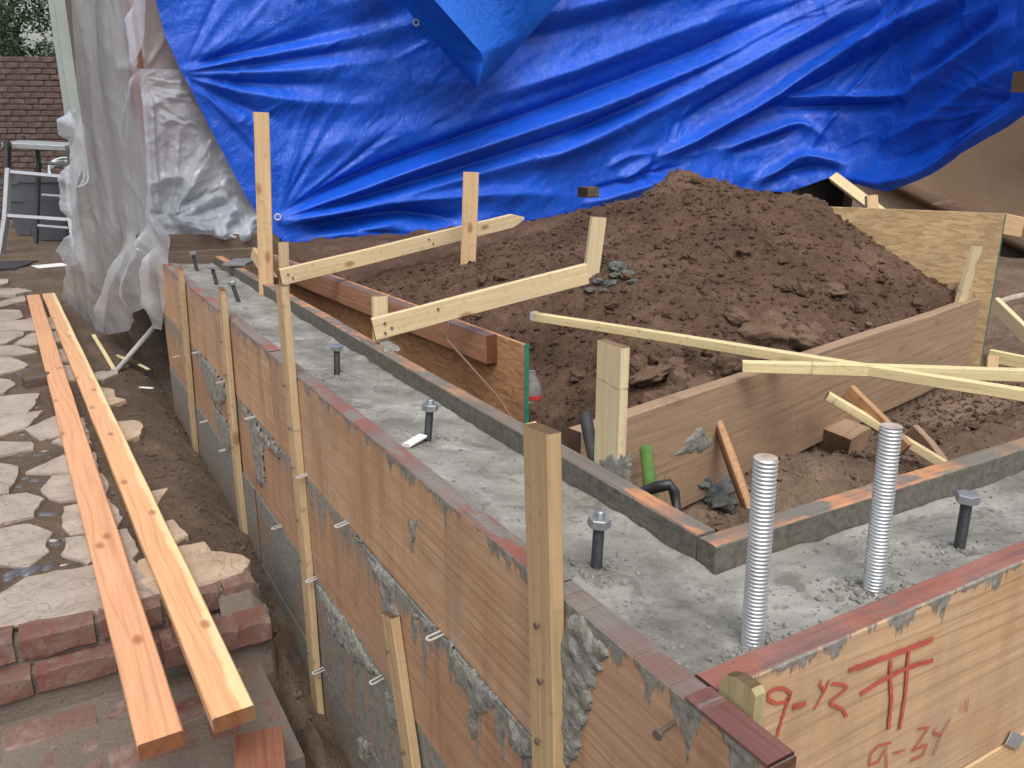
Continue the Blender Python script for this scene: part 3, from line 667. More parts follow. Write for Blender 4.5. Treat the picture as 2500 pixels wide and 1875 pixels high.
for j in range(3):
    x = -1.5 + (j % 2) * .1
    while x < .22: brick(x + .1, 1.67 - j * .105, -.985, .98, 1.04, .8); x += .21
bedv, bedf = join(boxvf((-1.6, 2.232, -1.1), (.43, 2.31, PZ - .022)), boxvf((-1.6, 2.186, -1.1), (.45, 2.231, PZ - .095)), boxvf((-1.6, 1.69, -1.1), (.40, 2.188, -.855)), boxvf((-1.6, 1.2, -1.1), (.36, 1.688, -.968)))
obj('mortar_bed', bedv, bedf, M['mortar_bed'], steps)
# ragged broken mortar along the trench side
rv = []; rf = []; nrow = 40
for i in range(nrow):
    y = 1.2 + i * (2.32 - 1.2) / (nrow - 1); top = PZ - .03 if y > 2.2 else (PZ - .08 if y > 2.12 else (-.86 if y > 1.68 else -.965))
    xo = .415 + (.03 if y > 2.1 else -.02) + .035 * float(fbm(y * 9, 3., 3, 4)) - .05 * max(0, 1.9 - y)
    rv += [(xo - .12, y, top - .004), (xo - .03, y, top - .01 + .012 * rnd.random()), (xo, y, top - .03 - .02 * rnd.random()), (xo + .012 * rnd.random(), y, top - .1), (xo + .02, y, -1.1)]
    if i: rf += [((i - 1) * 5 + j, i * 5 + j, i * 5 + j + 1, (i - 1) * 5 + j + 1) for j in range(4)]
obj('broken_mortar_edge', rv, [tuple(reversed(f)) for f in rf], M['mortar_bed'], steps)

# loose brick fragment on the path
o = obj('brick_fragment', *rough_brick(.13, .09, .06, 77), M['brick_far'], None, False, Matrix.Translation(pz(92, 930, PZ + .01)) @ Matrix.Rotation(.2, 4, 'Z'))
tag(o, 'broken brick piece lying on the path left of the long boards', 'brick')

# two long 2x4 boards on the patio
t = pz(392, 1800, -.60); 
zb = -.621
def lumber(near_l, near_r, far_l, far_r, mat, label):
    z = -.602
    a = (pz(*near_l, z) + pz(*near_r, z)) / 2; b = (pz(*far_l, z) + pz(*far_r, z)) / 2; a.z = b.z = zb
    o = beam('lumber_board', a, b, .089, .038, (1, 0, 0), mat, None, ch=.0035, wob=.0015); tag(o, label, 'board', 'long new boards on the patio'); return o
lumber((335, 1817), (450, 1784), (62, 721), (100, 718), M['lumber'], 'long orange-brown board on the patio, the left one of the pair')
lumber((519, 1752), (622, 1723), (101, 718), (136, 714), M['lumber2'], 'long board with a pale yellow sapwood edge, the right one of the pair')
a = pz(660, 1905, -.80); b = pz(640, 1810, -.80)
o = beam('wood_offcut', pz(640, 1930, -.80), pz(632, 1802, -.80), .11, .045, (1, 0, 0), M['redwood'], None); tag(o, 'short reddish wood block lying at the foot of the brick steps', 'wood block')

# ---------------------------------------------------------------- concrete stem wall
def conc_h(x, y):
    t_ = np.minimum(np.clip((x - .576) / .236, 0, 1), np.where(x > .60, np.clip((y - .59) / .21, 0, 1), 0) + np.clip((y - .8) / .05, 0, 1)); e = -.028 - .026 * np.clip(t_, 0, 1) + .006 * fbm(x * 4, y * 4, 4, 1) + .0038 * fbm(x * 20, y * 20, 4, 3, .6)
    d = np.minimum(np.abs(x - .812) + 10 * (y < .8), np.abs(y - .80) + 10 * (x < .81)); e = e + .006 * np.exp(-(d / .012) ** 2) * (1 + fbm(x * 14, y * 14, 2, 2))      # slurry against the inner form
    e = e - .004 * np.exp(-((x - .713) ** 2 + (y - .631) ** 2) / .004)
    return e
def sheet(xs, ys, hf):
    X, Y = np.meshgrid(xs, ys, indexing='ij'); Z = hf(X, Y); return np.stack([X, Y, Z], -1).reshape(-1, 3), gridfaces(len(xs), len(ys))
wall = thing('concrete_wall', 'freshly poured grey concrete stem wall turning a corner inside the wooden forms', 'concrete wall', (.69, .69, -.9))
v1, f1 = sheet(np.linspace(.574, .814, 40), np.concatenate([np.arange(.803, 2.6, .0065), np.arange(2.6, 4.62, .03)]), conc_h)
v2, f2 = sheet(np.concatenate([np.arange(.574, 1.9, .0065), np.arange(1.9, 4.5, .05)]), np.linspace(.589, .803, 36), conc_h)
vs = np.concatenate([v1, v2]); fs = np.concatenate([f1, f2 + len(v1)])
obj('top_surface', vs, fs, M['concrete'], wall, True)
bv, bf = join(boxvf((.577, .81, -1.05), (.809, 4.62, -.085)), boxvf((.577, .592, -1.05), (4.5, .7995, -.085)))
obj('core', bv, bf, M['concrete'], wall)
def conc_pts(r, n):
    a = r.rand(n) < .55; x = np.where(a, r.uniform(.585, .80, n), r.uniform(.585, 1.8, n)); y = np.where(a, .6 + 2.6 * r.rand(n) ** 1.5, r.uniform(.595, .79, n)); return np.stack([x, y], 1)
o = scatter('mortar_crumbs', 2600, conc_pts, (.0009, .0045), conc_h, M['mortar'], 21, .7); o.parent = wall; o.matrix_local = Matrix.Translation(-Vector((.69, .69, -.9)))
def around(cx, cy, s, n0=90): return lambda r, n: np.stack([cx + s * r.randn(n), cy + s * r.randn(n)], 1)
for i, (bx_, by_, n) in enumerate([(.713, .631, 160), (.947, .634, 160), (.653, .882, 120), (1.182, .657, 60), (.668, 1.509, 80), (.662, 2.079, 160)]):
    def reg(r, n, bx_=bx_, by_=by_):
        p = np.stack([bx_ + .035 * r.randn(n), by_ + .022 * r.randn(n)], 1); p[:, 0] = np.clip(p[:, 0], .582, 4); p[:, 1] = np.clip(p[:, 1], .597, 5); return p
    o = scatter('bolt_foot_crumbs', n, reg, (.0015, .007), conc_h, M['mortar'], 30 + i, .8); o.parent = wall; o.matrix_local = Matrix.Translation(-Vector((.69, .69, -.9)))

# anchor bolts and threaded rods
def threaded(L, R, pitch, depth, n=20):
    """a bar along +Z with visible screw thread"""
    per = 4; rings = int(L / pitch * per); vs = []; fs = []
    for i in range(rings + 1):
        z = i * pitch / per
        for k in range(n):
            a = 2 * math.pi * k / n; ph = (i / per + k / n) % 1.0
            rr = R - depth * abs(ph * 2 - 1) ** 1.3; vs.append((math.cos(a) * rr, math.sin(a) * rr, z))
        if i:
            for k in range(n):
                k2 = (k + 1) % n; fs.append(((i - 1) * n + k, (i - 1) * n + k2, i * n + k2, i * n + k))
    fs.append(tuple(reversed(range(n)))); q = rings * n
    return vs, fs, [q + k for k in range(n)]
def hexprism(R, z0, z1, ch=.0015):
    vs = []; fs = []
    for z, k in ((z0, .96), (z0 + ch, 1.), (z1 - ch, 1.), (z1, .94)):
        for i in range(6): vs.append((R * k * math.cos(math.pi / 3 * i), R * k * math.sin(math.pi / 3 * i), z))
    for j in range(3):
        for i in range(6): fs.append((j * 6 + i, j * 6 + (i + 1) % 6, (j + 1) * 6 + (i + 1) % 6, (j + 1) * 6 + i))
    fs += [tuple(reversed(range(6))), tuple(18 + i for i in range(6))]
    return vs, fs
def place(base, topd, spin=0.):
    Z = Vector(topd).normalized(); Xv = Z.orthogonal().normalized(); return frame(base, Xv, Z.cross(Xv)) @ Matrix.Rotation(spin, 4, 'Z')
bolts = [((1455, 1393), (1465, 1251), 1, 'nut with stud end', 'dark anchor bolt with a nut, beside the near weathered form stake'),
         ((2342, 1338), (2364, 1205), 0, '', 'dark anchor bolt at the right, past both galvanised rods'),
         ((1044, 1075), (1051, 977), 1, '', 'anchor bolt with a shiny nut beside the white shim on the concrete'),
         ((823, 919), (822, 842), 0, '', 'anchor bolt standing below the end of the lower batter board'),
         ((583, 738), (565, 686), 0, '', 'nearest of the three leaning anchor bolts at the far end of the wall'),
         ((529, 694), (517, 649), 0, '', 'middle one of the three leaning anchor bolts at the far end'),
         ((481, 661), (470, 615), 0, '', 'farthest anchor bolt, close to the plastic sheeting')]
for b, tp, stud, _, lab in bolts:
    p = pz(*b, -.04); q = pR(*tp, p); d = q - p; L = d.length
    t = thing('anchor_bolt', lab, 'bolt', p, 'anchor bolts in the concrete wall'); Mx = place(p - d.normalized() * .02, d, rnd.uniform(0, 1))
    hz = .014; Ls = L + .02 - hz - (.008 if stud else 0)
    v, f, cap = threaded(Ls, .0088, .0030, .0014, 14); obj('shank', v, f + [tuple(cap)], M['bolt'], t, True, Mx)
    v, f = hexprism(.0172, Ls, Ls + hz); obj('nut' if stud else 'head', v, f, M['bolt_head'], t, False, Mx)
    if stud:
        v, f, cap = threaded(.011, .0075, .0021, .0008, 14); obj('stud_end', v, f + [tuple(cap)], M['bolt_head'], t, True, Mx @ Matrix.Translation((0, 0, Ls + hz - .001)))
for b, tp, lab in [((1837, 1575), (1870, 1116), 'galvanised threaded rod, the left one of two at the corner'), ((2130, 1452), (2176, 1037), 'galvanised threaded rod, the right one of two, farther from the corner')]:
    p = pz(*b, -.04); q = pR(*tp, p); d = q - p; L = d.length
    t = thing('threaded_rod', lab, 'threaded rod', p, 'galvanised rods in the wet concrete'); Mx = place(p - d.normalized() * .03, d)
    v, f, cap = threaded(L + .03, .0148, .0052, .0025, 28); ob = obj('shaft', v, f, M['galv'], t, False, Mx)
    ob.data.shade_smooth()
    obj('end_face', [v[i] for i in cap], [tuple(range(len(cap)))], M['galv_end'], t, False, Mx)

# ---------------------------------------------------------------- formwork
def splat(name, poly, mapf, nrm, mat, parent, thick=.008, res=.006, seed=0, M0=None):
    """a thick irregular patch of mortar stuck on a face; poly in pixels, mapf pixel -> point, nrm outward"""
    pts = [mapf(*p) for p in poly]; nrm = Vector(nrm).normalized(); c = sum(pts, Vector()) / len(pts)
    u = nrm.orthogonal().normalized(); v = nrm.cross(u); P = np.array([((p - c).dot(u), (p - c).dot(v)) for p in pts])
    lo = P.min(0) - res; hi = P.max(0) + res; nu = max(4, int((hi[0] - lo[0]) / res)); nv = max(4, int((hi[1] - lo[1]) / res))
    A, B = np.meshgrid(np.linspace(lo[0], hi[0], nu), np.linspace(lo[1], hi[1], nv), indexing='ij')
    ja = A + .012 * fbm(A * 45, B * 45, 3, seed); jb = B + .012 * fbm(A * 45 + 9, B * 45, 3, seed + 3)
    ins = np.zeros(A.shape, bool); dist = np.full(A.shape, 9.)
    for i in range(len(P)):
        (x1, y1), (x2, y2) = P[i], P[(i + 1) % len(P)]
        cr = ((y1 > jb) != (y2 > jb)) & (ja < (x2 - x1) * (jb - y1) / (y2 - y1 + 1e-9) + x1); ins ^= cr
        t_ = np.clip(((ja - x1) * (x2 - x1) + (jb - y1) * (y2 - y1)) / ((x2 - x1) ** 2 + (y2 - y1) ** 2 + 1e-9), 0, 1)
        dist = np.minimum(dist, np.hypot(ja - x1 - t_ * (x2 - x1), jb - y1 - t_ * (y2 - y1)))
    hgt = np.where(ins, np.minimum(dist / .014, 1) ** .8, -np.minimum(dist / .01, 1)) * thick
    hgt = hgt * (1 + .75 * fbm(A * 55, B * 55, 3, seed + 5, .5)) + np.where(ins, .002, -.003)
    vs = [c + u * float(a) + v * float(b) + nrm * float(h) for a, b, h in zip(A.ravel(), B.ravel(), hgt.ravel())]
    keep = (hgt > -(thick * .6 + .003)); fs = gridfaces(nu, nv); kf = keep.ravel()
    fs = [tuple(f) for f in fs.tolist() if all(kf[i] for i in f)]
    if not fs: return
    use = sorted({i for f in fs for i in f}); ix_ = {j: k for k, j in enumerate(use)}
    return obj(name, [vs[i] - c for i in use], [tuple(ix_[i] for i in f) for f in fs], mat, parent, True, Matrix.Translation(c))

XA = .538
fa = thing('outer_formwork', 'long outer form wall of stacked fir boards facing the patio', 'formwork', (XA, 2.4, -1.0))
fn = fa
def formA(row, y0, y1, z1, z0, mat, dx=0.):
    return beam('board', (XA + .019 + dx, y0, (z0 + z1) / 2), (XA + .019 + dx, y1, (z0 + z1) / 2), z1 - z0, .038, (0, 0, 1), mat, fa, ch=.002, wob=.0016)
formA(1, .833, 2.30, -.001, -.271, M['form_upper']); formA(1, 2.303, 4.50, 0., -.270, M['form_upper'], .001)
near_b = formA(1, .442, .830, -.002, -.272, M['form_near'])
formA(2, .442, 1.62, -.275, -.551, M['form_mid'], -.0015); formA(2, 1.623, 4.46, -.274, -.551, M['form_mid'], .0005)
formA(3, .6, 2.65, -.555, -.831, M['form_low'], .0005); formA(3, 2.653, 4.46, -.555, -.83, M['form_low'], -.001)
formA(4, .6, 4.40, -.835, -1.10, M['form_low'], .001)
def nail_heads(parent, pts, axis=(-1, 0, 0)):
    for p in pts:
        v, f = join(tube([p, Vector(p) + Vector(axis) * .006], .0016, 6), tube([Vector(p) + Vector(axis) * .005, Vector(p) + Vector(axis) * .0075], .0045, 8))
        obj('nail', v, f, M['nail'], parent)
def stakeA(top, bot, w, mat, nz, th=.019, gap=.0):
    a = pX(*bot, XA - .012); b = pX(*top, XA - .012); b = Vector((XA - th / 2 - .002 - gap, b.y, b.z)); a = Vector((XA - th / 2 - .002 - gap, a.y, a.z))
    s = beam('stake', a, b, w, th, (0, 1, 0), mat, fa, ch=.002, wob=.002)
    for z in nz:
        k = (z - a.z) / (b.z - a.z); p = a.lerp(b, k); nail_heads(s, [p + Vector((-th / 2, rnd.uniform(-.012, .012), 0))])
    return s
stakeA((440, 654), (482, 1160), .062, M['stake'], (.02, -.1, -.2, -.33, -.45, -.6))
stakeA((540, 705), (603, 1400), .062, M['stake'], (.03, -.08, -.2, -.34, -.46, -.62, -.75))
stakeA((688, 697), (778, 1740), .060, M['stake'], (-.03, -.14, -.25, -.4, -.52, -.68, -.8))
stakeA((955, 1500), (1035, 2050), .058, M['stake_near'], (-.42, -.62), gap=.002)
stakeA((1323, 1045), (1345, 2100), .060, M['stake_near'], (-.045, -.125, -.225), th=.021)
# tie ends sticking out of the seams
def tie_mesh():
    vs = []; fs = []; n = 14
    for i in range(n):
        a = 2 * math.pi * i / n; cx_ = .012 * (1 if math.cos(a) > 0 else -1)
        for k, (r, z) in enumerate(((.0085, -.001), (.0085, .001), (.0042, .001), (.0042, -.001))): vs.append((cx_ + r * math.cos(a), r * math.sin(a), z))
        for k in range(4): fs.append((i * 4 + k, ((i + 1) % n) * 4 + k, ((i + 1) % n) * 4 + (k + 1) % 4, i * 4 + (k + 1) % 4))
    return mesh('form_tie', vs, fs, M['tie'])
TM = tie_mesh()
for px, py in [(837, 1279), (763, 1414), (1065, 1551), (922, 1659), (779, 1638), (541, 932), (613, 1019), (499, 1029), (548, 1098), (678, 1286), (740, 1161), (432, 870), (480, 860)]:
    p = pX(px, py, XA - .012); o = bpy.data.objects.new('form_tie', TM); link(o, fa, frame(p, (-1, rnd.uniform(-.15, .15), -.12), (0, 1, 0)))
# slurry splashes on the outer face
FX = lambda a, b: pX(a, b, XA - .0005)
def d4(*p): return [(600 + x * .36166, 1275 + y * .36166) for x, y in p]
def d2(*p): return [(1200 + x * .36166, 1275 + y * .36166) for x, y in p]
for i, (pl, th) in enumerate([(d4((830, 240), (890, 270), (1010, 420), (1010, 560), (1040, 640), (1000, 690), (930, 600), (915, 420), (860, 330)), .009),
        (d4((1360, 800), (1430, 880), (1700, 1190), (1640, 1300), (1560, 1290), (1550, 1480), (1520, 1460), (1500, 1150), (1420, 1050), (1390, 900)), .007),
        (d4((1770, 1310), (1935, 1490), (1940, 1600), (1860, 1585), (1800, 1500)), .010),
        (d4((480, 420), (620, 590), (740, 760), (900, 1020), (850, 1010), (740, 940), (600, 760), (560, 640)), .008),
        (d4((760, 1440), (850, 1500), (830, 1640), (760, 1600)), .008),
        (d4((1120, 560), (1200, 640), (1300, 720), (1250, 760), (1180, 650), (1160, 800), (1140, 700)), .006),
        (d4((755, 90), (810, 140), (790, 150), (760, 130)), .006), (d4((1100, 0), (1165, 0), (1130, 120), (1140, 205), (1120, 200)), .003),
        (d4((940, 1130), (1000, 1170), (1020, 1350), (990, 1400), (960, 1250)), .006),
        ([(590, 985), (640, 1050), (690, 1105), (680, 1120), (640, 1075), (650, 1190), (630, 1180), (610, 1040)], .007), ([(480, 850), (530, 910), (560, 960), (540, 1000), (510, 960)], .006), ([(520, 980), (575, 1060), (560, 1110), (530, 1040)], .006)]):
    splat('mortar_splash', pl, FX, (-1, 0, 0), M['mortar'], fa, th * .7, .004 if i < 9 else .008, 40 + i)
splat('mortar_splash', d2((500, 690), (560, 640), (600, 650), (690, 760), (790, 850), (800, 910), (740, 960), (690, 1080), (640, 1280), (600, 1420), (580, 1580), (520, 1660), (430, 1660), (430, 1200), (440, 880)), lambda a, b: pX(a, b, XA - .001), (-1, 0, 0), M['mortar'], fa, .0055, .0035, 60)
# bent nail in the near board
p = FX(*d2((1235, 1350))[0]); v, f = join(tube([p, p + Vector((-.028, -.006, .0))], .0028, 8), tube([p + Vector((-.027, -.006, 0)), p + Vector((-.031, -.007, 0))], .006, 10)); obj('duplex_nail', v, f, M['nail'], fa)
# red-stained raised edge piece near the corner end
beam('edge_strip', (XA + .0185, .443, .0), (XA + .0185, .560, .0), .0365, .005, (1, 0, 0), M['edge_red'], fa, ch=.001)

YB = .553
fb = thing('front_formwork', 'outer form wall in front, marked with red crayon, running right from the corner', 'formwork', (1.4, YB, -1.0))
bb = beam('board', (.580, YB + .019, -.1685), (4.5, YB + .019, -.1685), .333, .038, (0, 0, 1), M['form_front'], fb, ch=.003, wob=.0016)
beam('board', (.580, YB + .018, -.479), (4.5, YB + .018, -.479), .28, .038, (0, 0, 1), M['form_front_low'], fb, ch=.003)
beam('board', (.580, YB + .019, -.762), (4.5, YB + .019, -.762), .28, .038, (0, 0, 1), M['form_front_low'], fb, ch=.003)
# corner cleat: short rounded stake nailed at the end
cl = pz(1790, 1650, .018)
vs = []; prof = []
p0 = pz(1752, 1622, .02); 
L_, W_, T_ = .50, .050, .015
yy = [-W_ / 2, -W_ / 2 + .006, W_ / 2 - .022, W_ / 2 - .008, W_ / 2]; zt = [-.006, 0, 0, -.006, -.022]
for s_ in (-1, 1):
    for y_, z_ in zip(yy, zt): vs.append((s_ * T_ / 2, y_, z_))
    vs += [(s_ * T_ / 2, W_ / 2, -L_), (s_ * T_ / 2, -W_ / 2, -L_)]
fsc = [tuple(reversed(range(7))), tuple(7 + i for i in range(7))] + [(i, (i + 1) % 7, 7 + (i + 1) % 7, 7 + i) for i in range(7)]
stm = obj('corner_stake', [(-z, y, x) for x, y, z in vs], fsc, M['stake_olive'], fb, False, frame((.5855, YB - W_ / 2 - .002, .031), (0, 0, -1), (0, 1, 0)))
# crayon writing on the board face
def d3(*p): return [(1700 + x * .36166, 1275 + y * .36166) for x, y in p]
def stroke(pts, w, i=0):
    P = [pY(x, y, YB - .0014 - .00012 * i) for x, y in d3(*pts)]
    Q = []
    for i in range(len(P) - 1):
        m = max(2, int((P[i + 1] - P[i]).length / .004)); Q += [P[i].lerp(P[i + 1], j / m) for j in range(m)]
    Q.append(P[-1]); vs = []; fs = []
    for i, q in enumerate(Q):
        d = Q[min(i + 1, len(Q) - 1)] - Q[max(i - 1, 0)]; n = Vector((-d.z, 0, d.x)).normalized(); w2 = w * 1.0; k = w2 * (.8 + .5 * rnd.random())
        vs += [q + n * k, q - n * w2 * (.8 + .4 * rnd.random())]
        if i: fs.append((2 * i - 2, 2 * i - 1, 2 * i + 1, 2 * i))
    return vs, fs
st = [([(645, 1160), (600, 1122), (540, 1120), (490, 1150), (490, 1195), (540, 1225), (600, 1215), (640, 1165), (612, 1230), (580, 1330), (545, 1450)], .0024),
      ([(655, 1252), (740, 1226)], .0035), ([(798, 1264), (872, 1135), (900, 1066)], .0018), ([(850, 1062), (835, 1098), (872, 1140)], .0018),
      ([(920, 1090), (1000, 1095), (1025, 1115), (905, 1212), (915, 1228), (990, 1262), (1020, 1312)], .0020),
      ([(1035, 1000), (1250, 925), (1450, 850), (1600, 792)], .0040), ([(1115, 1160), (1250, 1070), (1420, 985), (1600, 930)], .0036),
      ([(1315, 930), (1312, 1050), (1320, 1200), (1300, 1400)], .0030), ([(1440, 850), (1425, 1000), (1415, 1150), (1375, 1400)], .0030),
      ([(1318, 1490), (1230, 1508), (1178, 1570), (1172, 1650)], .0016), ([(1290, 1518), (1235, 1615), (1178, 1640)], .0016), ([(1285, 1545), (1290, 1665)], .0012), ([(1338, 1562), (1415, 1536)], .0016),
      ([(1500, 1396), (1575, 1384), (1530, 1450), (1465, 1545), (1560, 1500), (1540, 1570), (1450, 1610)], .0016), ([(1605, 1420), (1660, 1440)], .0018), ([(1622, 1388), (1606, 1425)], .0012), ([(1715, 1330), (1650, 1450), (1605, 1580)], .0013),
      ([(1808, 1222), (1792, 1278)], .0010), ([(1838, 1190), (1828, 1280)], .0014)]
v, f = join(*[stroke(a, b, i) for i, (a, b) in enumerate(st)]); me = mesh('crayon_writing', v, f, M['crayon']); o = bpy.data.objects.new('crayon_writing', me); link(o, bb)
# metal strap at the lower seam
v, f = boxvf((0, -.0015, -.012), (.05, .0, .012)); obj('metal_strap', v, f, M['galv'], fb, False, Matrix.Translation(pY(2462, 1800, YB - .004)) @ Matrix.Rotation(.6, 4, 'Y'))
beam('cleat', pY(2335, 1915, YB - .012), pY(2560, 1790, YB - .012), .05, .02, (0, 0, 1), M['form_front_low'], fb) if False else None

ff = thing('inner_formwork', 'inner form boards smeared with grey slurry, meeting at the corner inside the wall', 'formwork', (.83, .82, -.3))
def innerA(y0, y1, x): beam('board', (x, y0, -.142), (x, y1, -.142), .28, .038, (0, 0, 1), M['form_inner'], ff, ch=.003, wob=.002)
innerA(.846, 2.6, .833); innerA(2.603, 4.45, .835)
beam('board', (.813, .823, -.1415), (4.5, .823, -.1415), .28, .038, (0, 0, 1), M['form_inner'], ff, ch=.003, wob=.002)
# inner stakes
def stakeI(base, top, w, th, wd, mat, label=None):
    p = pz(*base, 0.) if len(base) == 2 else Vector(base); q = pR(*top, p); a = p + (p - q) * .0; a = Vector((p.x, p.y, -.4)); q = Vector((q.x, q.y, q.z))
    return beam('stake', a, q, w, th, wd, mat, ff, ch=.002, wob=.0015)
s_ = stakeI((.866, 1.135, 0), (1498, 838), .074, .018, (0, 1, 0), M['stake_pale'])
splat('mortar_splash', [(1468, 1120), (1535, 1110), (1537, 1200), (1500, 1215), (1466, 1180)], lambda a, b: pX(a, b, .855), (-1, 0, 0), M['mortar'], ff, .002, .004, 71)
stakeI((.864, 3.40, 0), (692, 591), .04, .02, (1, 0, 0), M['stake'])
stakeI((.866, 2.30, 0), (926, 722), .045, .02, (1, 0, 0), M['stake_pale'])
for pl in ([(925, 835), (950, 830), (975, 850), (940, 858)],):
    splat('mortar_splash', pl, lambda a, b: pz(a, b, .0005), (0, 0, 1), M['mortar'], ff, .005, .004, 72)
beam('end_board', (.50, 4.56, -.02), (1.15, 4.56, -.03), .09, .038, (0, 0, 1), M['oldwood'], ff); beam('end_board', (.48, 4.68, .06), (1.2, 4.66, .03), .09, .04, (0, 0, 1), M['oldwood'], ff)
beam('kicker', pz(622, 618, .06), pz(668, 690, -.02), .05, .03, (0, 1, 0), M['stake'], ff)
beam('plywood_patch', pz(560, 640, 0.01), pz(615, 640, 0.01), .2, .012, (0, 1, 0), M['clay'], ff)
# loose things on the concrete
o = beam('shim', pz(990, 1087, -.028), pz(1032, 1063, -.026), .022, .007, (0, 1, 0), M['white_paint'], None, seg=.01); tag(o, 'white wood shim lying on the wet concrete beside a bolt', 'shim')

# ---------------------------------------------------------------- braces and stakes
def brace(px0, z0, px1, z1, w, mat, label, tip=None, th=.02):
    a = pz(*px0, z0); b = pz(*px1, z1)
    o = beam('batter_board', a, b, w, th, (0, 0, 1), mat, None, ch=.0025, wob=.0015, tip=tip); tag(o, label, 'board', 'pale batter boards'); return o
b1 = brace((911, 803), .045, (1432, 668), .165, .066, M['brace'], 'pale batter board sloping up to the short stake by the grey mortar')
b2 = brace((684, 678), .05, (1277, 533), .205, .066, M['brace'], 'pale batter board with a pointed end, in front of the middle stake', tip=(.075, .18))
def nails_on(o, spots, th=.02):
    W = WORLD[o.name]; n = W.col[2].to_3d(); sg = 1 if n.dot(Vector((0, 0, H)) - W.col[3].to_3d()) > 0 else -1
    for x_, y_ in spots:
        p = W @ Vector((x_, y_, sg * th / 2)); v, f = tube([p - n * sg * .003, p + n * sg * .004], .0042, 7); obj('nail', v, f, M['nail'], o)
nails_on(b1, [(.035, .010), (.052, -.008), (.030, -.018), (.20, .012)]); nails_on(b2, [(.03, .008), (.048, -.010), (.72, .012), (.74, -.012)])
def ystake(name, base, zb_, top, w, th, wd, mat, label, extra=.25, tip=None):
    p = pz(*base, zb_); q = pR(*top, p); d = (q - p).normalized()
    o = beam(name, p - d * extra, q, w, th, wd, mat, None, ch=.002, wob=.0015); tag(o, label, 'stake'); return o
ystake('wood_stake', (650, 690), .0, (638, 274), .060, .02, (1, -.35, 0), M['tall'], 'tallest pale wood stake, standing against the inner form at the far end', .2)
ystake('wood_stake', (1143, 643), .045, (1150, 420), .068, .02, (1, -.5, 0), M['tall'], 'tan wood stake stuck in the soil behind the pointed batter board', .15)
ystake('wood_stake', (1444, 665), .125, (1462, 530), .055, .022, (1, -.2, 0), M['stake_pale'], 'short pale stake at the upper end of the lower batter board', .05)

# plank across the pit, boxing in the heap
o = beam('plank', (BL.x - .1, BL.y - .022, -.146), (BR.x, BR.y, -.146), .288, .038, (0, 0, 1), M['plank'], None, ch=.0025, wob=.002); tag(o, 'wide weathered plank on edge holding back the dirt heap', 'plank')
splat_p = None
pl = [(1680, 1075), (1700, 1035), (1725, 1055), (1740, 1085), (1700, 1105), (1640, 1110)]
o2 = splat('mortar_splash', pl, lambda a, b: (lambda d: V(_C + d * ((BL.y - .0205 - .218 * BL.x) / (d[1] - .218 * d[0]))))(ray(a, b)), (.213, -.977, 0), M['mortar'], o, .002, .004, 81)

# strand-board panels
pan = thing('strand_board_panel', 'reddish wet strand board panel standing behind the inner form, green sealed edge', 'panel', (1.12, 2.6, -.35))
beam('sheet', (1.212, 2.01, -.17), (1.09, 4.35, -.17), .34, .012, (0, 0, 1), M['osb_wet'], pan, ch=.0005, wob=.001)
v, f = boxvf((-.007, -.003, -.172), (.007, 0, .172)); obj('sealed_edge', v, f, M['teal'], pan, False, Matrix.Translation((1.212, 2.009, -.17)) @ Matrix.Rotation(.05, 4, 'Z'))
beam('ledger', (1.1785, 2.16, -.044), (1.067, 4.3, -.045), .09, .038, (0, 0, 1), M['ledger'], pan)
v, f = tube([pz(x, y, -.0) for x, y in ((1095, 790), (1092, 830))] + [Vector((1.08, 1.95, -.12)), Vector((1.12, 1.75, -.28))], .003, 6); obj('cord', v, f, M['wire'], pan)
o = beam('wood_stake', (.985, 1.79, -.42), (.985, 1.79, -.145), .05, .022, (1, 0, 0), M['stake'], None); tag(o, 'stub of a stake in the trench between inner form and reddish panel', 'stake')
EP = Vector((3.13, 1.775, 0)); ET = Vector((2.50, 2.86, 0))
pan2 = thing('strand_board_panel', 'tan strand board panel on edge right of the dirt heap, green sealed edge', 'panel', (3.0, 2.0, -.3))
obz = .312; 
beam('sheet', (EP.x, EP.y, (obz - .34) / 2), (ET.x, ET.y, (obz - .34) / 2), obz + .34, .012, (0, 0, 1), M['osb'], pan2, ch=.0005, wob=.001)
ed = (ET - EP).normalized(); Mx = frame((EP.x, EP.y, (obz - .34) / 2), ed, (0, 0, 1))
v, f = boxvf((-.002, -(obz + .34) / 2, -.0075), (.0012, (obz + .34) / 2, .0075)); obj('sealed_edge', v, f, M['teal'], pan2, False, Mx)
n2 = Vector((ed.y, -ed.x, 0))
beam('upright', pR(2372, 930, EP) - n2 * .04 + Vector((-.03, .03, -.1)), pR(2385, 690, EP) + Vector((-.03, .03, 0)), .045, .04, (1, 0, 0), M['stake'], pan2)
o = ystake('wood_stake', (2345, 735), .0, (2385, 600), .045, .02, (1, 0, 0), M['stake_pale'], 'pale narrow stake with a nail hole, leaning on the strand board', .1)
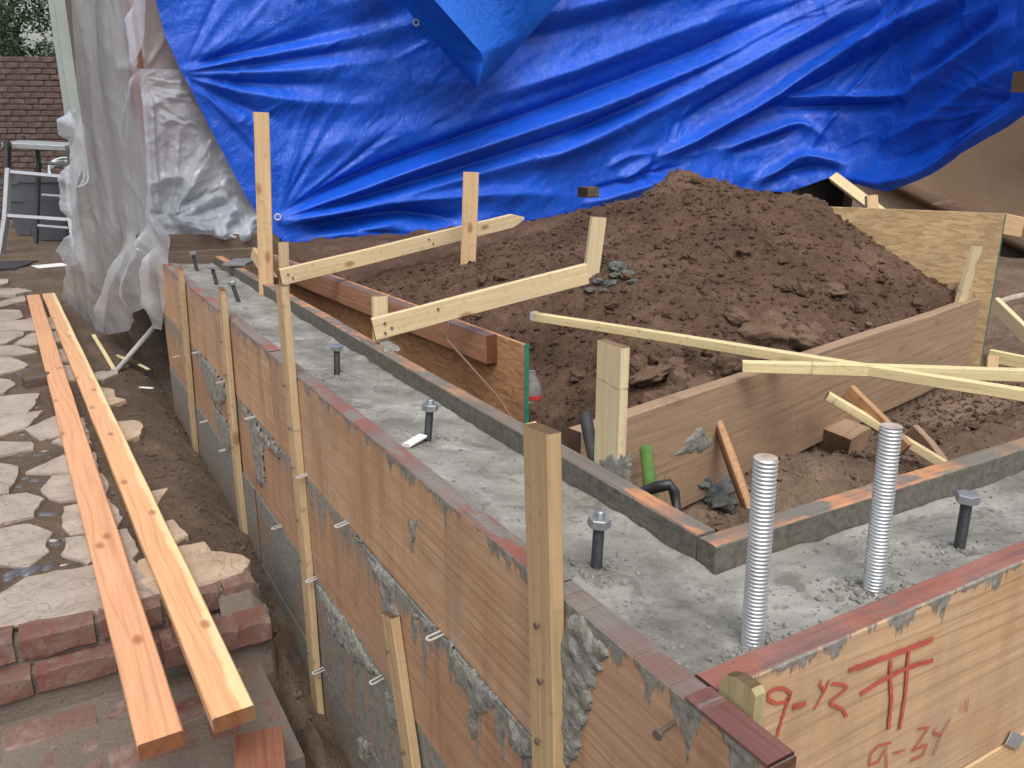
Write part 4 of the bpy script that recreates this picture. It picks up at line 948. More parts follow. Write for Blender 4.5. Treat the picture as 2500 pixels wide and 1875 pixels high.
# stakes behind panel
o = beam('wood_stake', pD(2130, 540, 3.75), pD(2127, 478, 3.75), .05, .03, (1, -.6, 0), M['tall'], None); tag(o, 'stake top poking up behind the tan strand board', 'stake')
o = beam('wood_prop', pD(2035, 432, 4.3), pD(2215, 570, 3.9), .05, .03, (0, 1, .3), M['stick'], None); tag(o, 'yellow wood prop slanting down from the tarp behind the strand board', 'prop')
o = beam('wood_prop', pD(2440, 545, 3.65), pD(2490, 555, 3.75), .09, .03, (0, 0, 1), M['tall'], None); tag(o, 'cut end of a timber showing past the green panel edge', 'timber')
o = beam('wood_prop', pD(2425, 738, 3.55), pD(2620, 930, 3.3), .055, .03, (0, .3, 1), M['stake_pale'], None); tag(o, 'pale brace slanting down to the right of the strand board', 'brace')
v, f = tube([pD(2415, 745, 3.8), pD(2470, 728, 3.9), pD(2600, 700, 4.1)], .016, 8); o = obj('steel_pipe', v, f, M['galv_end'], None, True); tag(o, 'grey rusty pipe at the right edge beyond the strand board', 'pipe')
o = beam('wood_prop', pD(2415, 868, 3.35), pD(2600, 905, 3.2), .05, .03, (0, 0, 1), M['stick'], None); tag(o, 'yellowish timber running off to the right below the panel edge', 'timber')
o = beam('wood_stake', pD(2415, 950, 3.25), pD(2420, 868, 3.25), .045, .03, (1, -.6, 0), M['tall'], None); tag(o, 'short stake standing at the lower corner of the strand board', 'stake')
wv, wf = [], []
for k in range(4):
    pts = [pD(2275 + 80 * i / 12 + 8 * math.sin(k + i), 500 - 10 * i / 12 + (6 + 4 * k) * math.sin(i / 12 * 6.28 + k) * (i / 12), 3.9) for i in range(13)]; wv, wf = join((wv, wf), tube(pts, .0018, 5))
o = obj('tie_wire_coil', wv, wf, M['wire'], None, True); tag(o, 'loose loop of rusty tie wire on top of the strand board', 'wire')

# loose sticks
def stickpx(p0, z0, p1, z1, w, t, label, mat=M['stick'], wd=(0, 0, 1)):
    o = beam('wood_stick', pz(*p0, z0), pz(*p1, z1), w, t, wd, mat, None, ch=.0018, wob=.0022, sag=.004); return tag(o, label, 'stick')
sk = stickpx((1302, 772), .03, (2620, 985), .05, .026, .026, 'long yellow stick lying across the pit, starting at the dirt heap')
dk = (pz(2620, 985, .05) - pz(1302, 772, .03)).normalized(); pk = pz(1302, 772, .03)
beam('painted_end', pk - dk * .002, pk + dk * .010, .0285, .0285, (0, 0, 1), M['white_paint'], sk, seg=.01)
stickpx((1812, 895), .035, (2640, 920), .06, .028, .024, 'yellow stick crossing under the longer one, almost level')
stickpx((2020, 965), -.10, (2330, 1150), -.28, .022, .03, 'thin yellow stick leaning into the pit by the loose brick')
stickpx((2070, 955), -.10, (2210, 1100), -.22, .05, .02, 'short broken orange lath leaning beside the thin yellow stick', M['hickory'])
stickpx((2230, 1060), -.26, (2300, 1145), -.30, .06, .02, 'grey mud-caked lath lying in the pit at the right', M['plank'])
o = obj('loose_brick', *rough_brick(.14, .10, .075, 91, .003), M['plank'], None, False, Matrix.Translation(ground_hit(2070, 1100, inner_h) + Vector((0, .02, .03))) @ Matrix.Rotation(.25, 4, 'Z') @ Matrix.Rotation(.1, 4, 'X')); tag(o, 'brown brick-sized block lying in the pit under the sticks', 'block')

# tools
h0 = pY(1748, 1020, 1.44); h1 = pz(1835, 1265, -.27); d = h1 - h0; L = d.length
t = thing('hammer', 'wooden hammer handle leaning on the plank in the pit', 'hammer', h1)
nn = 14; pts = [h0 + d * i / nn for i in range(nn + 1)]; rr = [.0135 if i < 2 else .0125 + .003 * math.sin(i / nn * 3.1) for i in range(nn + 1)]; rr[0] = .011
v, f = tube(pts, rr, 12); obj('handle', v, f, M['hickory'], t, True)
hd = Vector((.8, -.35, 0)).normalized(); v, f = join(tube([h1 - hd * .05, h1 - hd * .02, h1 + hd * .02, h1 + hd * .05, h1 + hd * .09], [.015, .014, .016, .012, .004], 10)); obj('head', v, f, M['bolt'], t, True)
t = thing('grip_tool', 'green tube with a black angled hook handle behind the inner form', 'tool', pz(1592, 1215, -.16))
g0 = pX(1577, 1095, 1.10); g1 = pX(1592, 1235, 1.02); v, f = tube([g0, g0.lerp(g1, .02), g1], [.012, .0145, .0145], 14); obj('tube', v, f, M['green_grip'], t, True)
k0 = pX(1560, 1203, 1.0); k1 = pX(1600, 1190, 1.01); k2 = pX(1634, 1183, 1.03); k3 = pX(1646, 1200, 1.04); k4 = pX(1656, 1262, 1.04)
v, f = tube([k0, k1, k2, k3, k4], [.010, .012, .012, .011, .008], 10); obj('hook', v, f, M['black_plastic'], t, True)
t = thing('hand_tool', 'black rubber grip of a tool standing between form and panel', 'tool', pX(1460, 1150, .90))
a0 = pX(1428, 1006, .905); a1 = pX(1448, 1120, .895); v, f = tube([a0, a0.lerp(a1, .04), a0.lerp(a1, .5), a1], [.008, .0135, .0125, .010], 12); obj('grip', v, f, M['rubber'], t, True)
a2 = a1 + (a1 - a0).normalized() * .16; v, f = tube([a1, a2], [.0085, .008], 10); obj('shaft', v, f, M['teal'], t, True)
# bottle
bp = Vector((1.30, 2.12, -.31)); t = thing('water_bottle', 'clear plastic water bottle with red bands behind the green panel edge', 'bottle', bp)
prof = [(.0, .030), (.01, .032), (.06, .032), (.065, .030), (.07, .032), (.125, .032), (.155, .024), (.175, .0125), (.19, .0125)]
v, f = tube([bp + Vector((0, 0, z)) for z, r in prof], [r for z, r in prof], 16); obj('body', v, f, M['bottle'], t, True)
for z in (.05, .105):
    v, f = tube([bp + Vector((0, 0, z)), bp + Vector((0, 0, z + .012))], .0327, 16, False); obj('label_band', v, f, M['label_red'], t, True)
v, f = tube([bp + Vector((0, 0, .075)), bp + Vector((0, 0, .1))], .0327, 16, False); obj('label_paper', v, f, M['white_paint'], t, True)

# ---------------------------------------------------------------- house and walls
house = thing('house', 'stucco house wrapped in plastic and blue tarp', 'house', (.6, 4.9, -.6))
v, f = boxvf((.57, 4.862, .35), (9.6, 7.98, 3.4)); obj('front_wall', v, f, M['stucco_red'], house)
v, f = boxvf((.80, 5.1, -.9), (9.5, 7.95, .349)); obj('crawl_space', v, f, M['gap_shade'], house)  # solid box painted dark in place of the shaded hollow
v, f = boxvf((.50, 4.88, -.28), (.568, 7.7, 3.4)); obj('side_wall', v, f, M['stucco_side'], house)
ct = pY(176, 100, 8.2).x; v, f = boxvf((ct - .09, 8.2, .30), (ct + .0, 8.35, 3.4)); obj('corner_trim', v, f, M['pale_trim'], house)
ct = pY(140, 100, 8.7).x; v, f = boxvf((ct - .025, 8.7, .42), (ct + .025, 8.76, 3.4)); obj('downpipe', v, f, M['pale_trim'], house)
v, f = boxvf((.551, 8.0, -.75), (9, 8.55, 3.2)); obj('rear_wall', v, f, M['stucco_side'], house)
# stucco wall at the right: a flared skirt whose lower edge runs down to the right, cement plinth below
DW = 6.9
wing = thing('wing_wall', 'brown stucco wall with a slanting flared edge at the right', 'wall', pD(2600, 720, DW))
vs = []; nU = 30
for i in range(nU + 1):
    px_ = 2080 + 900 * i / nU; lo = 402 + (px_ - 2080) * .473
    q0 = pD(px_, lo, DW - .12); h_ = Vector((_fw[0], _fw[1], 0)).normalized(); q1 = Vector((q0.x, q0.y, q0.z + .10)) + h_ * .10
    q2 = q1 + h_ * .06 + Vector((0, 0, .5)); q3 = q1 + h_ * .06; q3.z = 3.3; qa = q0 + h_ * .05 + Vector((0, 0, -.035)); qb = q0 + h_ * .2 + Vector((0, 0, -.036))
    vs += [qb, qa, q0, q1, q2, q3]
obj('stucco_face', vs, [(i * 6 + j, (i + 1) * 6 + j, (i + 1) * 6 + j + 1, i * 6 + j + 1) for i in range(nU) for j in range(5)], M['stucco'], wing, True)
a_ = pD(2080, 500, DW + .03); b_ = pD(2980, 500, DW + .03); v = [(a_.x, a_.y, -.95), (b_.x, b_.y, -.95), (b_.x, b_.y, .5), (a_.x, a_.y, .5)]; k_ = [(x + _fw[0] * .2, y + _fw[1] * .2, z) for x, y, z in v]
obj('plinth', v + k_, [(0, 1, 2, 3), (4, 7, 6, 5), (0, 4, 5, 1), (1, 5, 6, 2), (2, 6, 7, 3), (3, 7, 4, 0)], M['plinth'], wing)

# ---------------------------------------------------------------- tarp
FOOT = [(-.6, 4.62), (.45, 4.64), (1.2, 4.66), (3.0, 4.70), (4.6, 4.68), (5.1, 4.5), (5.32, 4.1), (5.25, 3.6), (5.0, 3.05), (4.7, 2.55), (4.4, 2.1), (3.9, 1.4)]
def chaikin(P, n=2):
    P = np.asarray(P, float)
    for _ in range(n):
        Q = np.empty((2 * len(P) - 2, 2)); Q[0::2] = .75 * P[:-1] + .25 * P[1:]; Q[1::2] = .25 * P[:-1] + .75 * P[1:]; P = np.concatenate([P[:1], Q, P[-1:]])
    return P
FP = chaikin(FOOT, 4); FS = np.concatenate([[0], np.cumsum(np.hypot(*np.diff(FP, axis=0).T))])
def foot(u): return np.interp(u, FS, FP[:, 0]), np.interp(u, FS, FP[:, 1])
def foot_hit(px, py):
    d = ray(px, py)
    for i in range(len(FP) - 1):
        (x1, y1), (x2, y2) = FP[i], FP[i + 1]; den = d[0] * (y2 - y1) - d[1] * (x2 - x1)
        if abs(den) < 1e-9: continue
        t_ = (x1 * (y2 - y1) - y1 * (x2 - x1)) / den; k = ((d[0] * t_ - x1) * (x2 - x1) + (d[1] * t_ - y1) * (y2 - y1)) / ((x2 - x1) ** 2 + (y2 - y1) ** 2)
        if t_ > 0 and -1e-6 <= k <= 1 + 1e-6: return np.array([FS[i] + k * (FS[i + 1] - FS[i]), H + d[2] * t_])
    return np.array([FS[-1], H + d[2] * 7])
def curve(pxs, hit): 
    P = np.array([hit(*p) for p in pxs]); s = np.concatenate([[0], np.cumsum(np.hypot(*np.diff(P, axis=0).T))]); s /= s[-1]
    return lambda t_: np.stack([np.interp(t_, s, P[:, 0]), np.interp(t_, s, P[:, 1])], -1)
def coons(bot, top, left, right, nu, nv):
    """bot/top: functions of u, left/right: functions of v, all -> (s, z); corners must agree"""
    u = np.linspace(0, 1, nu); v = np.linspace(0, 1, nv); B, T, Lf, R = bot(u), top(u), left(v), right(v)
    U = u[:, None, None]; W = v[None, :, None]
    return (1 - W) * B[:, None] + W * T[:, None] + (1 - U) * Lf[None] + U * R[None] - ((1 - U) * (1 - W) * B[0] + U * (1 - W) * B[-1] + (1 - U) * W * T[0] + U * W * T[-1])
def fold_field(S, Z, folds, hit, gain=1.0):
    """sum of ridges (amp > 0) and valleys; each: pixel polyline, start width, end width, amplitude, taper at start, at end"""
    D = np.zeros(S.shape)
    for pxs, w0, w1, amp, t0, t1 in folds:
        P = chaikin([hit(*p) for p in pxs], 0 if len(pxs) == 2 else (1 if w0 < .02 and len(pxs) == 3 else 2)); Ls = np.concatenate([[0], np.cumsum(np.hypot(*np.diff(P, axis=0).T))]); best = np.full(S.shape, 1e9); par = np.zeros(S.shape); sgn = np.zeros(S.shape)
        for i in range(len(P) - 1):
            a, b = P[i], P[i + 1]; e = b - a; l2 = (e ** 2).sum()
            k = np.clip(((S - a[0]) * e[0] + (Z - a[1]) * e[1]) / l2, 0, 1); dx = S - a[0] - k * e[0]; dz = Z - a[1] - k * e[1]; dd = np.hypot(dx, dz)
            m = dd < best; best = np.where(m, dd, best); par = np.where(m, (Ls[i] + k * (Ls[i + 1] - Ls[i])) / Ls[-1], par); sgn = np.where(m, np.sign(e[0] * dz - e[1] * dx), sgn)
        w = w0 + (w1 - w0) * par
        env = np.clip(par / max(t0, 1e-3), 0, 1) ** .7 * np.clip((1 - par) / max(t1, 1e-3), 0, 1) ** .7
        q = best / w * np.where(sgn > 0, 1.25, .8)                     # gentler slope below the crest than above it
        D += gain * amp * env * np.exp(-np.abs(q) ** 1.6)
    return D
bot = curve([(694, 592), (740, 602), (830, 604), (900, 598), (1000, 580), (1150, 562), (1290, 538), (1400, 517), (1475, 507), (1574, 477), (1649, 462), (1760, 470), (1867, 467), (1917, 467), (2031, 433), (2120, 447), (2215, 467), (2320, 423), (2444, 338), (2500, 298), (2570, 245), (2680, 180), (2780, 130)], foot_hit)
left = curve([(694, 592), (655, 560), (600, 480), (520, 330), (440, 172), (405, 90), (382, 0), (350, -140), (330, -260)], foot_hit)
right = curve([(2780, 130), (2780, 60), (2780, -100), (2780, -260)], foot_hit)
top = curve([(330, -260), (700, -260), (1200, -260), (1800, -260), (2780, -260)], foot_hit)
NU, NV = 620, 270
G = coons(bot, top, left, right, NU, NV); S, Z = G[..., 0], G[..., 1]
RF = [  # ridges / valleys traced from the photograph
    ([(444, 176), (700, 125), (946, 72), (1100, 40)], .03, .10, .055, .12, .5), ([(450, 160), (700, 105), (1000, 45)], .03, .10, -.045, .12, .5),
    ([(444, 182), (660, 178), (900, 152), (1060, 130)], .025, .09, .035, .1, .5), ([(446, 180), (680, 150), (920, 110)], .02, .06, -.03, .1, .4),
    ([(446, 186), (600, 230), (800, 255), (960, 250)], .025, .09, .035, .1, .5), ([(446, 186), (620, 205), (830, 205)], .02, .06, -.028, .1, .4),
    ([(446, 190), (540, 270), (640, 330)], .02, .06, .025, .1, .5), ([(446, 190), (580, 255), (700, 300)], .02, .05, -.022, .1, .4), ([(446, 196), (500, 300), (560, 400)], .02, .05, .02, .1, .6),
    ([(670, 537), (860, 462), (1046, 393), (1400, 278), (1700, 165), (1960, 50), (2080, -30)], .03, .12, .10, .10, .15), ([(690, 520), (860, 432), (1046, 362), (1400, 242), (1700, 130), (1950, 10)], .03, .11, -.085, .12, .15),
    ([(672, 541), (1000, 470), (1230, 400), (1400, 360), (1560, 300)], .03, .09, .055, .1, .3), ([(672, 538), (900, 475), (1150, 400), (1400, 320), (1650, 225)], .025, .06, -.04, .1, .3),
    ([(680, 548), (900, 500), (1080, 480), (1250, 470), (1400, 480)], .03, .08, .05, .15, .4), ([(735, 560), (860, 530), (985, 512), (1125, 540)], .04, .07, -.085, .2, .2), ([(760, 575), (880, 560), (1010, 525)], .03, .05, .05, .2, .3),
    ([(1300, 400), (1400, 350), (1580, 270), (1748, 186), (2040, 47), (2140, -20)], .05, .10, .075, .2, .1), ([(1380, 330), (1560, 245), (1740, 160), (2010, 20)], .05, .09, -.06, .2, .1),
    ([(1595, 385), (1720, 320), (1848, 257), (2000, 165), (2110, 98), (2330, -10)], .04, .11, .095, .1, .1), ([(1700, 365), (1880, 262), (2060, 165), (2200, 90), (2360, 10)], .05, .13, -.075, .15, .1), ([(1640, 310), (1800, 215), (2000, 105), (2150, 30)], .05, .08, -.055, .2, .2),
    ([(1877, 240), (2000, 232), (2120, 238), (2245, 230)], .04, .05, .05, .15, .3), ([(1900, 262), (2060, 258), (2220, 252)], .04, .05, -.055, .2, .3),
    ([(1745, 370), (1860, 325), (1957, 292), (2026, 343)], .05, .05, .06, .2, .3), ([(1780, 372), (1880, 338), (1965, 308)], .03, .04, -.05, .2, .3),
    ([(1823, 447), (1900, 405), (1950, 376), (2030, 385), (2090, 405)], .05, .05, .065, .2, .3), ([(1850, 450), (1960, 402), (2060, 412)], .04, .05, -.05, .2, .3),
    ([(1590, 388), (1540, 420), (1510, 445)], .04, .04, .04, .2, .2), ([(1600, 395), (1580, 430), (1570, 450)], .03, .03, -.03, .2, .2), ([(1480, 410), (1520, 380), (1600, 372)], .03, .04, .03, .2, .2),
    ([(2200, 245), (2290, 180), (2400, 110), (2490, 40)], .06, .09, .06, .2, .2), ([(2230, 190), (2330, 110), (2440, 30)], .05, .08, -.05, .2, .2), ([(2150, 350), (2260, 300), (2380, 220), (2500, 150)], .06, .08, .05, .2, .2), ([(2160, 400), (2300, 350), (2420, 260), (2520, 190)], .05, .06, -.04, .2, .2),
    ([(2060, 430), (2220, 450), (2330, 400), (2450, 310), (2540, 240)], .05, .05, .05, .2, .2), ([(1420, 500), (1560, 452), (1660, 430)], .04, .05, .05, .2, .2), ([(1430, 470), (1560, 430), (1660, 405)], .03, .04, -.04, .2, .2),
    ([(1200, 60), (1500, 0), (1800, -90)], .1, .16, .07, .3, .2), ([(1100, 130), (1400, 70), (1700, -20)], .08, .12, -.05, .3, .2), ([(1150, 250), (1420, 165), (1700, 60), (1850, 0)], .07, .09, .05, .3, .2), ([(1160, 275), (1420, 195), (1650, 110)], .06, .08, -.04, .3, .3),
    ([(700, 200), (900, 190), (1100, 210), (1300, 190)], .12, .16, .03, .3, .3), ([(640, 420), (860, 330), (1150, 310)], .1, .14, .025, .3, .3), ([(800, 20), (1000, -30), (1200, -100)], .12, .14, .06, .3, .3)]
RF = [(p, a * .8, b * .72, c, d, e_) for p, a, b, c, d, e_ in RF]
fr = random.Random(21)
def fan(cx, cy, a0, a1, n, l0, l1, w, amp):
    for i in range(n):
        a = math.radians(a0 + (a1 - a0) * (i + fr.uniform(-.3, .3)) / max(1, n - 1)); L = fr.uniform(l0, l1); b = fr.uniform(-.08, .08); st = fr.uniform(8, 60)
        RF.append(([(cx + st * math.cos(a), cy - st * math.sin(a)), (cx + L * .5 * math.cos(a + b), cy - L * .5 * math.sin(a + b)), (cx + L * math.cos(a), cy - L * math.sin(a))], w * .5, w * fr.uniform(.9, 1.8), amp * fr.uniform(.5, 1.2) * fr.choice((1, 1, -1)), .15, .5))
fan(444, 178, 62, -52, 13, 160, 430, .016, .010)            # pulled from the left tie
fan(668, 538, 74, -4, 14, 220, 620, .018, .012)             # pulled from the lower left tie
fan(2360, -160, 196, 236, 16, 500, 1050, .024, .016)        # long creases coming down from the upper right
fan(1620, 395, 20, 80, 7, 90, 260, .018, .014)
fan(2500, 250, 150, 215, 9, 120, 420, .022, .016)
for i in range(46):                                          # short pinched wrinkles scattered over the sheet
    x0, y0 = fr.uniform(480, 2450), fr.uniform(-60, 430); a = math.radians(fr.gauss(32, 24)); L = fr.uniform(40, 150)
    RF.append(([(x0, y0), (x0 + L * math.cos(a), y0 - L * math.sin(a))], .010, .014, fr.uniform(.004, .010) * fr.choice((1, -1)), .3, .3))
Dn = fold_field(S, Z, RF, foot_hit, 1.1)
dirx = S * .87 + Z * .5; diry = -S * .5 + Z * .87                        # soft rumples run with the diagonal pull
Dn += .030 * fbm(dirx * .7, diry * 2.6, 3, 2) + .010 * fbm(dirx * 2.2, diry * 6.5, 3, 5)
crum = np.clip((S - 4.0) / 2, 0, 1) * np.clip((1.1 - Z) / .8, 0, 1)
Dn += (.005 + .034 * crum) * ridged(S * 2.6 + .8 * Z, Z * 3.8 - .6 * S, 3, 4) + .007 * ridged(dirx * 4, diry * 9, 3, 7) * (.4 + vnoise(S * 1.1, Z * 1.1, 9))
vv = np.linspace(0, 1, NV)[None, :]
Dn += .10 * np.exp(-(vv / .10) ** 2) * (.5 + fbm(S * 1.3, 0 * S + 3, 2, 6))      # hem kicks out on the soil
fx, fy = foot(S); e = .25; ax_, ay_ = foot(S + e); bx_, by_ = foot(S - e); tx, ty = ax_ - bx_, ay_ - by_; tl = np.hypot(tx, ty); nx, ny = ty / tl, -tx / tl
P = np.stack([fx + nx * Dn, fy + ny * Dn, Z - .25 * np.abs(Dn) * 0], -1).reshape(-1, 3)
tarp = thing('blue_tarp', 'large glossy blue tarp hung over the house wall', 'tarp', (3, 4.6, 0))
ob = obj('sheet', P, gridfaces(NU, NV), M['tarp'], tarp, True)
for px, py in [(811, 590), (676, 527)]:
    s_, z_ = foot_hit(px, py); i = np.argmin((S - s_) ** 2 + (Z - z_) ** 2); q = Vector(P[i].tolist()) + Vector((-.01, -.03, 0)); v, f = ring(q, (-.2, -1, .1), .016, .0045); obj('grommet', v, f, M['tie'], tarp, True)
# folded corner of a second tarp, hanging free in front
fl = thing('tarp_corner', 'bright blue folded tarp corner hanging down in front of the big tarp', 'tarp', pY(1165, 214, 4.3))
def fpt(px, py, y): return np.array(pY(px, py, y))
nA, nB = 46, 30
Lc = [(860, -200), (981, 0), (1016, 55), (1090, 135), (1163, 216)]; Fc = [(905, -200), (1061, 0), (1175, 129), (1181, 152), (1166, 216)]; Rc = [(1560, -200), (1369, 0), (1290, 90), (1222, 166), (1169, 216)]
def lerpc(C, t_, y): 
    Q = np.array(C, float); s = np.linspace(0, 1, len(Q)); return fpt(np.interp(t_, s, Q[:, 0]), np.interp(t_, s, Q[:, 1]), y)
def panel(C1, C2, y1, y2, name, seed, par, amp):
    vs = np.zeros((nA, nB, 3))
    for i in range(nA):
        t_ = i / (nA - 1); a = lerpc(C1, t_, y1); b = lerpc(C2, t_, y2)
        for j in range(nB): vs[i, j] = a + (b - a) * j / (nB - 1)
    bulge = np.sin(np.linspace(0, 1, nB) * math.pi)[None, :] * np.linspace(1, .1, nA)[:, None]
    vs[..., 1] += -amp * bulge + .035 * fbm(vs[..., 0] * 6, vs[..., 2] * 4, 4, seed) * bulge + .012 * ridged(vs[..., 0] * 9, vs[..., 2] * 7, 2, seed) * bulge
    return obj(name, vs.reshape(-1, 3), gridfaces(nA, nB), M['tarp_flap'], par, True)
panel(Fc, Rc, 4.22, 4.5, 'front_face', 3, fl, .03); panel(Lc, Fc, 4.52, 4.221, 'turned_edge', 5, fl, -.04)
v, f = ring(pY(1016, 55, 4.5), (-.3, -1, 0), .016, .0045); obj('grommet', v, f, M['tie'], fl, True)
# dark stone block holding the hem, timber end at the right
o = obj('brick_weight', *rough_brick(.125, .08, .065, 95), M['oldwood'], None, False, Matrix.Translation(pY(1436, 469, 4.40)) @ Matrix.Rotation(.35, 4, 'Z')); tag(o, 'dark brick weighing down the tarp hem left of the heap', 'brick')
o = beam('timber_end', pD(2492, 200, 4.25), pD(2760, 215, 6.9), .10, .08, (0, 0, 1), M['plank'], None); tag(o, 'weathered timber end sticking in at the right edge over the tarp', 'timber')

# ---------------------------------------------------------------- plastic sheeting
def plane_hit(p0, p1):
    x1, y1 = p0; x2, y2 = p1; L = math.hypot(x2 - x1, y2 - y1)
    def hit(px, py):
        d = ray(px, py); den = d[0] * (y2 - y1) - d[1] * (x2 - x1); t_ = (x1 * (y2 - y1) - y1 * (x2 - x1)) / den
        k = ((d[0] * t_ - x1) * (x2 - x1) + (d[1] * t_ - y1) * (y2 - y1)) / L; return np.array([k, H + d[2] * t_])
    return hit, lambda S_: (x1 + S_ / L * (x2 - x1), y1 + S_ / L * (y2 - y1)), ((y2 - y1) / L, -(x2 - x1) / L)
def film(name, p0, p1, b, t_, l, r, nu, nv, folds, mat, label, base, amp=.02, sc=(3, .8), crinkle=0., flip=1, gain=1.):
    hit, pos, n = plane_hit(p0, p1); G = coons(curve(b, hit), curve(t_, hit), curve(l, hit), curve(r, hit), nu, nv); S_, Z_ = G[..., 0], G[..., 1]
    D = fold_field(S_, Z_, folds, hit, gain) + amp * fbm(S_ * sc[0], Z_ * sc[1], 4, 8) + crinkle * ridged(S_ * 4 + Z_ * 2, Z_ * 5 - S_ * 2, 3, 3) ** 2 * (1 + 1.2 * np.clip((.45 - Z_) / .4, 0, 1))
    x_, y_ = pos(S_); P_ = np.stack([x_ + flip * n[0] * D, y_ + flip * n[1] * D, Z_], -1).reshape(-1, 3)
    root = thing(name, label, 'plastic sheet', base); obj('film', P_, gridfaces(nu, nv), mat, root, True); return root
# milky sheet on the house front, below the tarp edge
film('plastic_sheet', (.3, 4.74), (2.2, 4.76), [(355, 520), (390, 580), (430, 598), (560, 600), (640, 596), (735, 588)], [(340, 168), (440, 172), (520, 200)], [(355, 520), (358, 430), (350, 300), (340, 168)], [(735, 588), (690, 520), (600, 350), (520, 200)], 150, 150,
     [([(415, 528), (450, 470), (520, 370)], .015, .04, .035, .1, .4), ([(415, 530), (480, 490), (560, 440)], .015, .05, .05, .1, .3), ([(415, 532), (500, 530), (600, 500)], .015, .05, .05, .1, .3), ([(416, 528), (470, 500), (540, 430)], .01, .03, -.03, .1, .4), ([(416, 534), (520, 515), (610, 470)], .01, .04, -.04, .1, .3),
      ([(420, 540), (500, 560), (620, 560)], .015, .04, .04, .1, .3), ([(365, 230), (375, 400), (385, 520)], .02, .02, .04, .1, .1), ([(360, 190), (400, 200), (450, 205)], .006, .008, .008, .2, .3), ([(362, 205), (400, 216), (455, 222)], .006, .006, -.006, .2, .3), ([(365, 225), (410, 240), (470, 245)], .006, .008, .008, .2, .3), ([(375, 270), (430, 300), (490, 305)], .006, .010, .008, .2, .3), ([(370, 250), (430, 285), (500, 330)], .006, .010, -.007, .2, .3), ([(400, 330), (395, 420), (405, 500)], .02, .02, .012, .3, .3), ([(440, 300), (430, 400), (420, 510)], .02, .015, .015, .3, .1), ([(418, 526), (460, 420), (535, 320)], .01, .025, .02, .1, .3), ([(418, 530), (470, 540), (560, 590)], .012, .03, .03, .1, .3), ([(430, 500), (520, 470), (540, 455)], .02, .02, -.03, .2, .2), ([(460, 560), (520, 545), (580, 530)], .02, .02, .03, .2, .2), ([(540, 470), (580, 520), (600, 580)], .02, .02, .03, .2, .2), ([(520, 590), (560, 500), (600, 470)], .02, .03, .04, .2, .3), ([(580, 590), (600, 540), (640, 510)], .02, .03, .04, .2, .3)],
     M['film_white'], 'milky crumpled plastic sheet on the house front left of the tarp', (.7, 4.7, 0), .004, (4, 3), .045, 1, 1.25)
# upper clear film over the reddish wall strip
film('plastic_sheet', (.2, 4.79), (2.2, 4.80), [(352, 172), (400, 172), (470, 175)], [(300, -260), (360, -260), (420, -260)], [(352, 172), (335, 60), (322, -60), (300, -260)], [(470, 175), (440, 60), (430, -60), (420, -260)], 30, 90,
     [([(352, 165), (345, 80), (330, -60)], .02, .03, .03, .1, .2), ([(354, 168), (400, 100), (425, 20)], .01, .02, .015, .1, .3)], M['film'], 'thin clear film over the reddish strip of wall beside the tarp edge', (.7, 4.75, .9), .008, (5, 1))
# big clear sheet down the house side, flaring to a loose hem
film('plastic_sheet', (.525, 4.52), (.19, 7.35), [(412, 742), (398, 805), (375, 800), (357, 752), (338, 762), (322, 806), (262, 819), (212, 800), (168, 757), (152, 728)], [(372, -260), (300, -260), (235, -260), (170, -260)], [(412, 742), (418, 640), (425, 580), (372, 520), (372, 400), (352, 175), (372, -260)], [(152, 728), (163, 640), (205, 560), (195, 300), (178, 0), (170, -260)], 130, 200,
     [([(352, 178), (320, 260), (290, 400)], .03, .1, .03, .1, .4), ([(352, 178), (330, 300), (315, 420)], .02, .06, .03, .1, .4), ([(352, 172), (300, 165), (280, 168)], .02, .05, .02, .1, .4), ([(240, 720), (222, 600), (210, 480), (205, 300)], .1, .12, .09, .2, .2), ([(330, 600), (290, 700), (250, 780)], .08, .14, .09, .2, .2), ([(380, 560), (345, 640), (325, 760)], .06, .08, .08, .2, .2), ([(395, 600), (380, 700), (385, 780)], .04, .05, .07, .2, .2), ([(300, 560), (270, 660), (230, 760)], .08, .1, -.06, .2, .2),
      ([(260, 0), (250, 200), (240, 420)], .2, .2, .03, .2, .3), ([(330, 20), (345, 100), (352, 170)], .04, .03, .05, .2, .1)], M['film'], 'big clear plastic sheet hung down the house side with a loose ragged hem', (.4, 5.5, -.6), .02, (1.6, .4), .008, -1)
film('plastic_sheet', (.28, 7.2), (.10, 8.0), [(205, 640), (185, 650), (165, 640)], [(198, 270), (182, 262), (172, 275)], [(205, 640), (200, 500), (198, 270)], [(165, 640), (188, 560), (183, 480), (190, 400), (168, 330), (172, 275)], 24, 110,
     [([(185, 280), (182, 330), (185, 345)], .05, .05, .10, .2, .2), ([(190, 390), (186, 480), (195, 545)], .06, .06, .10, .2, .2), ([(180, 560), (170, 620)], .06, .06, .08, .2, .2)], M['film_white'], 'gathered milky plastic bulging behind the ladder at the house corner', (.2, 7.6, -.5), .05, (2, 2.4), .02, -1)

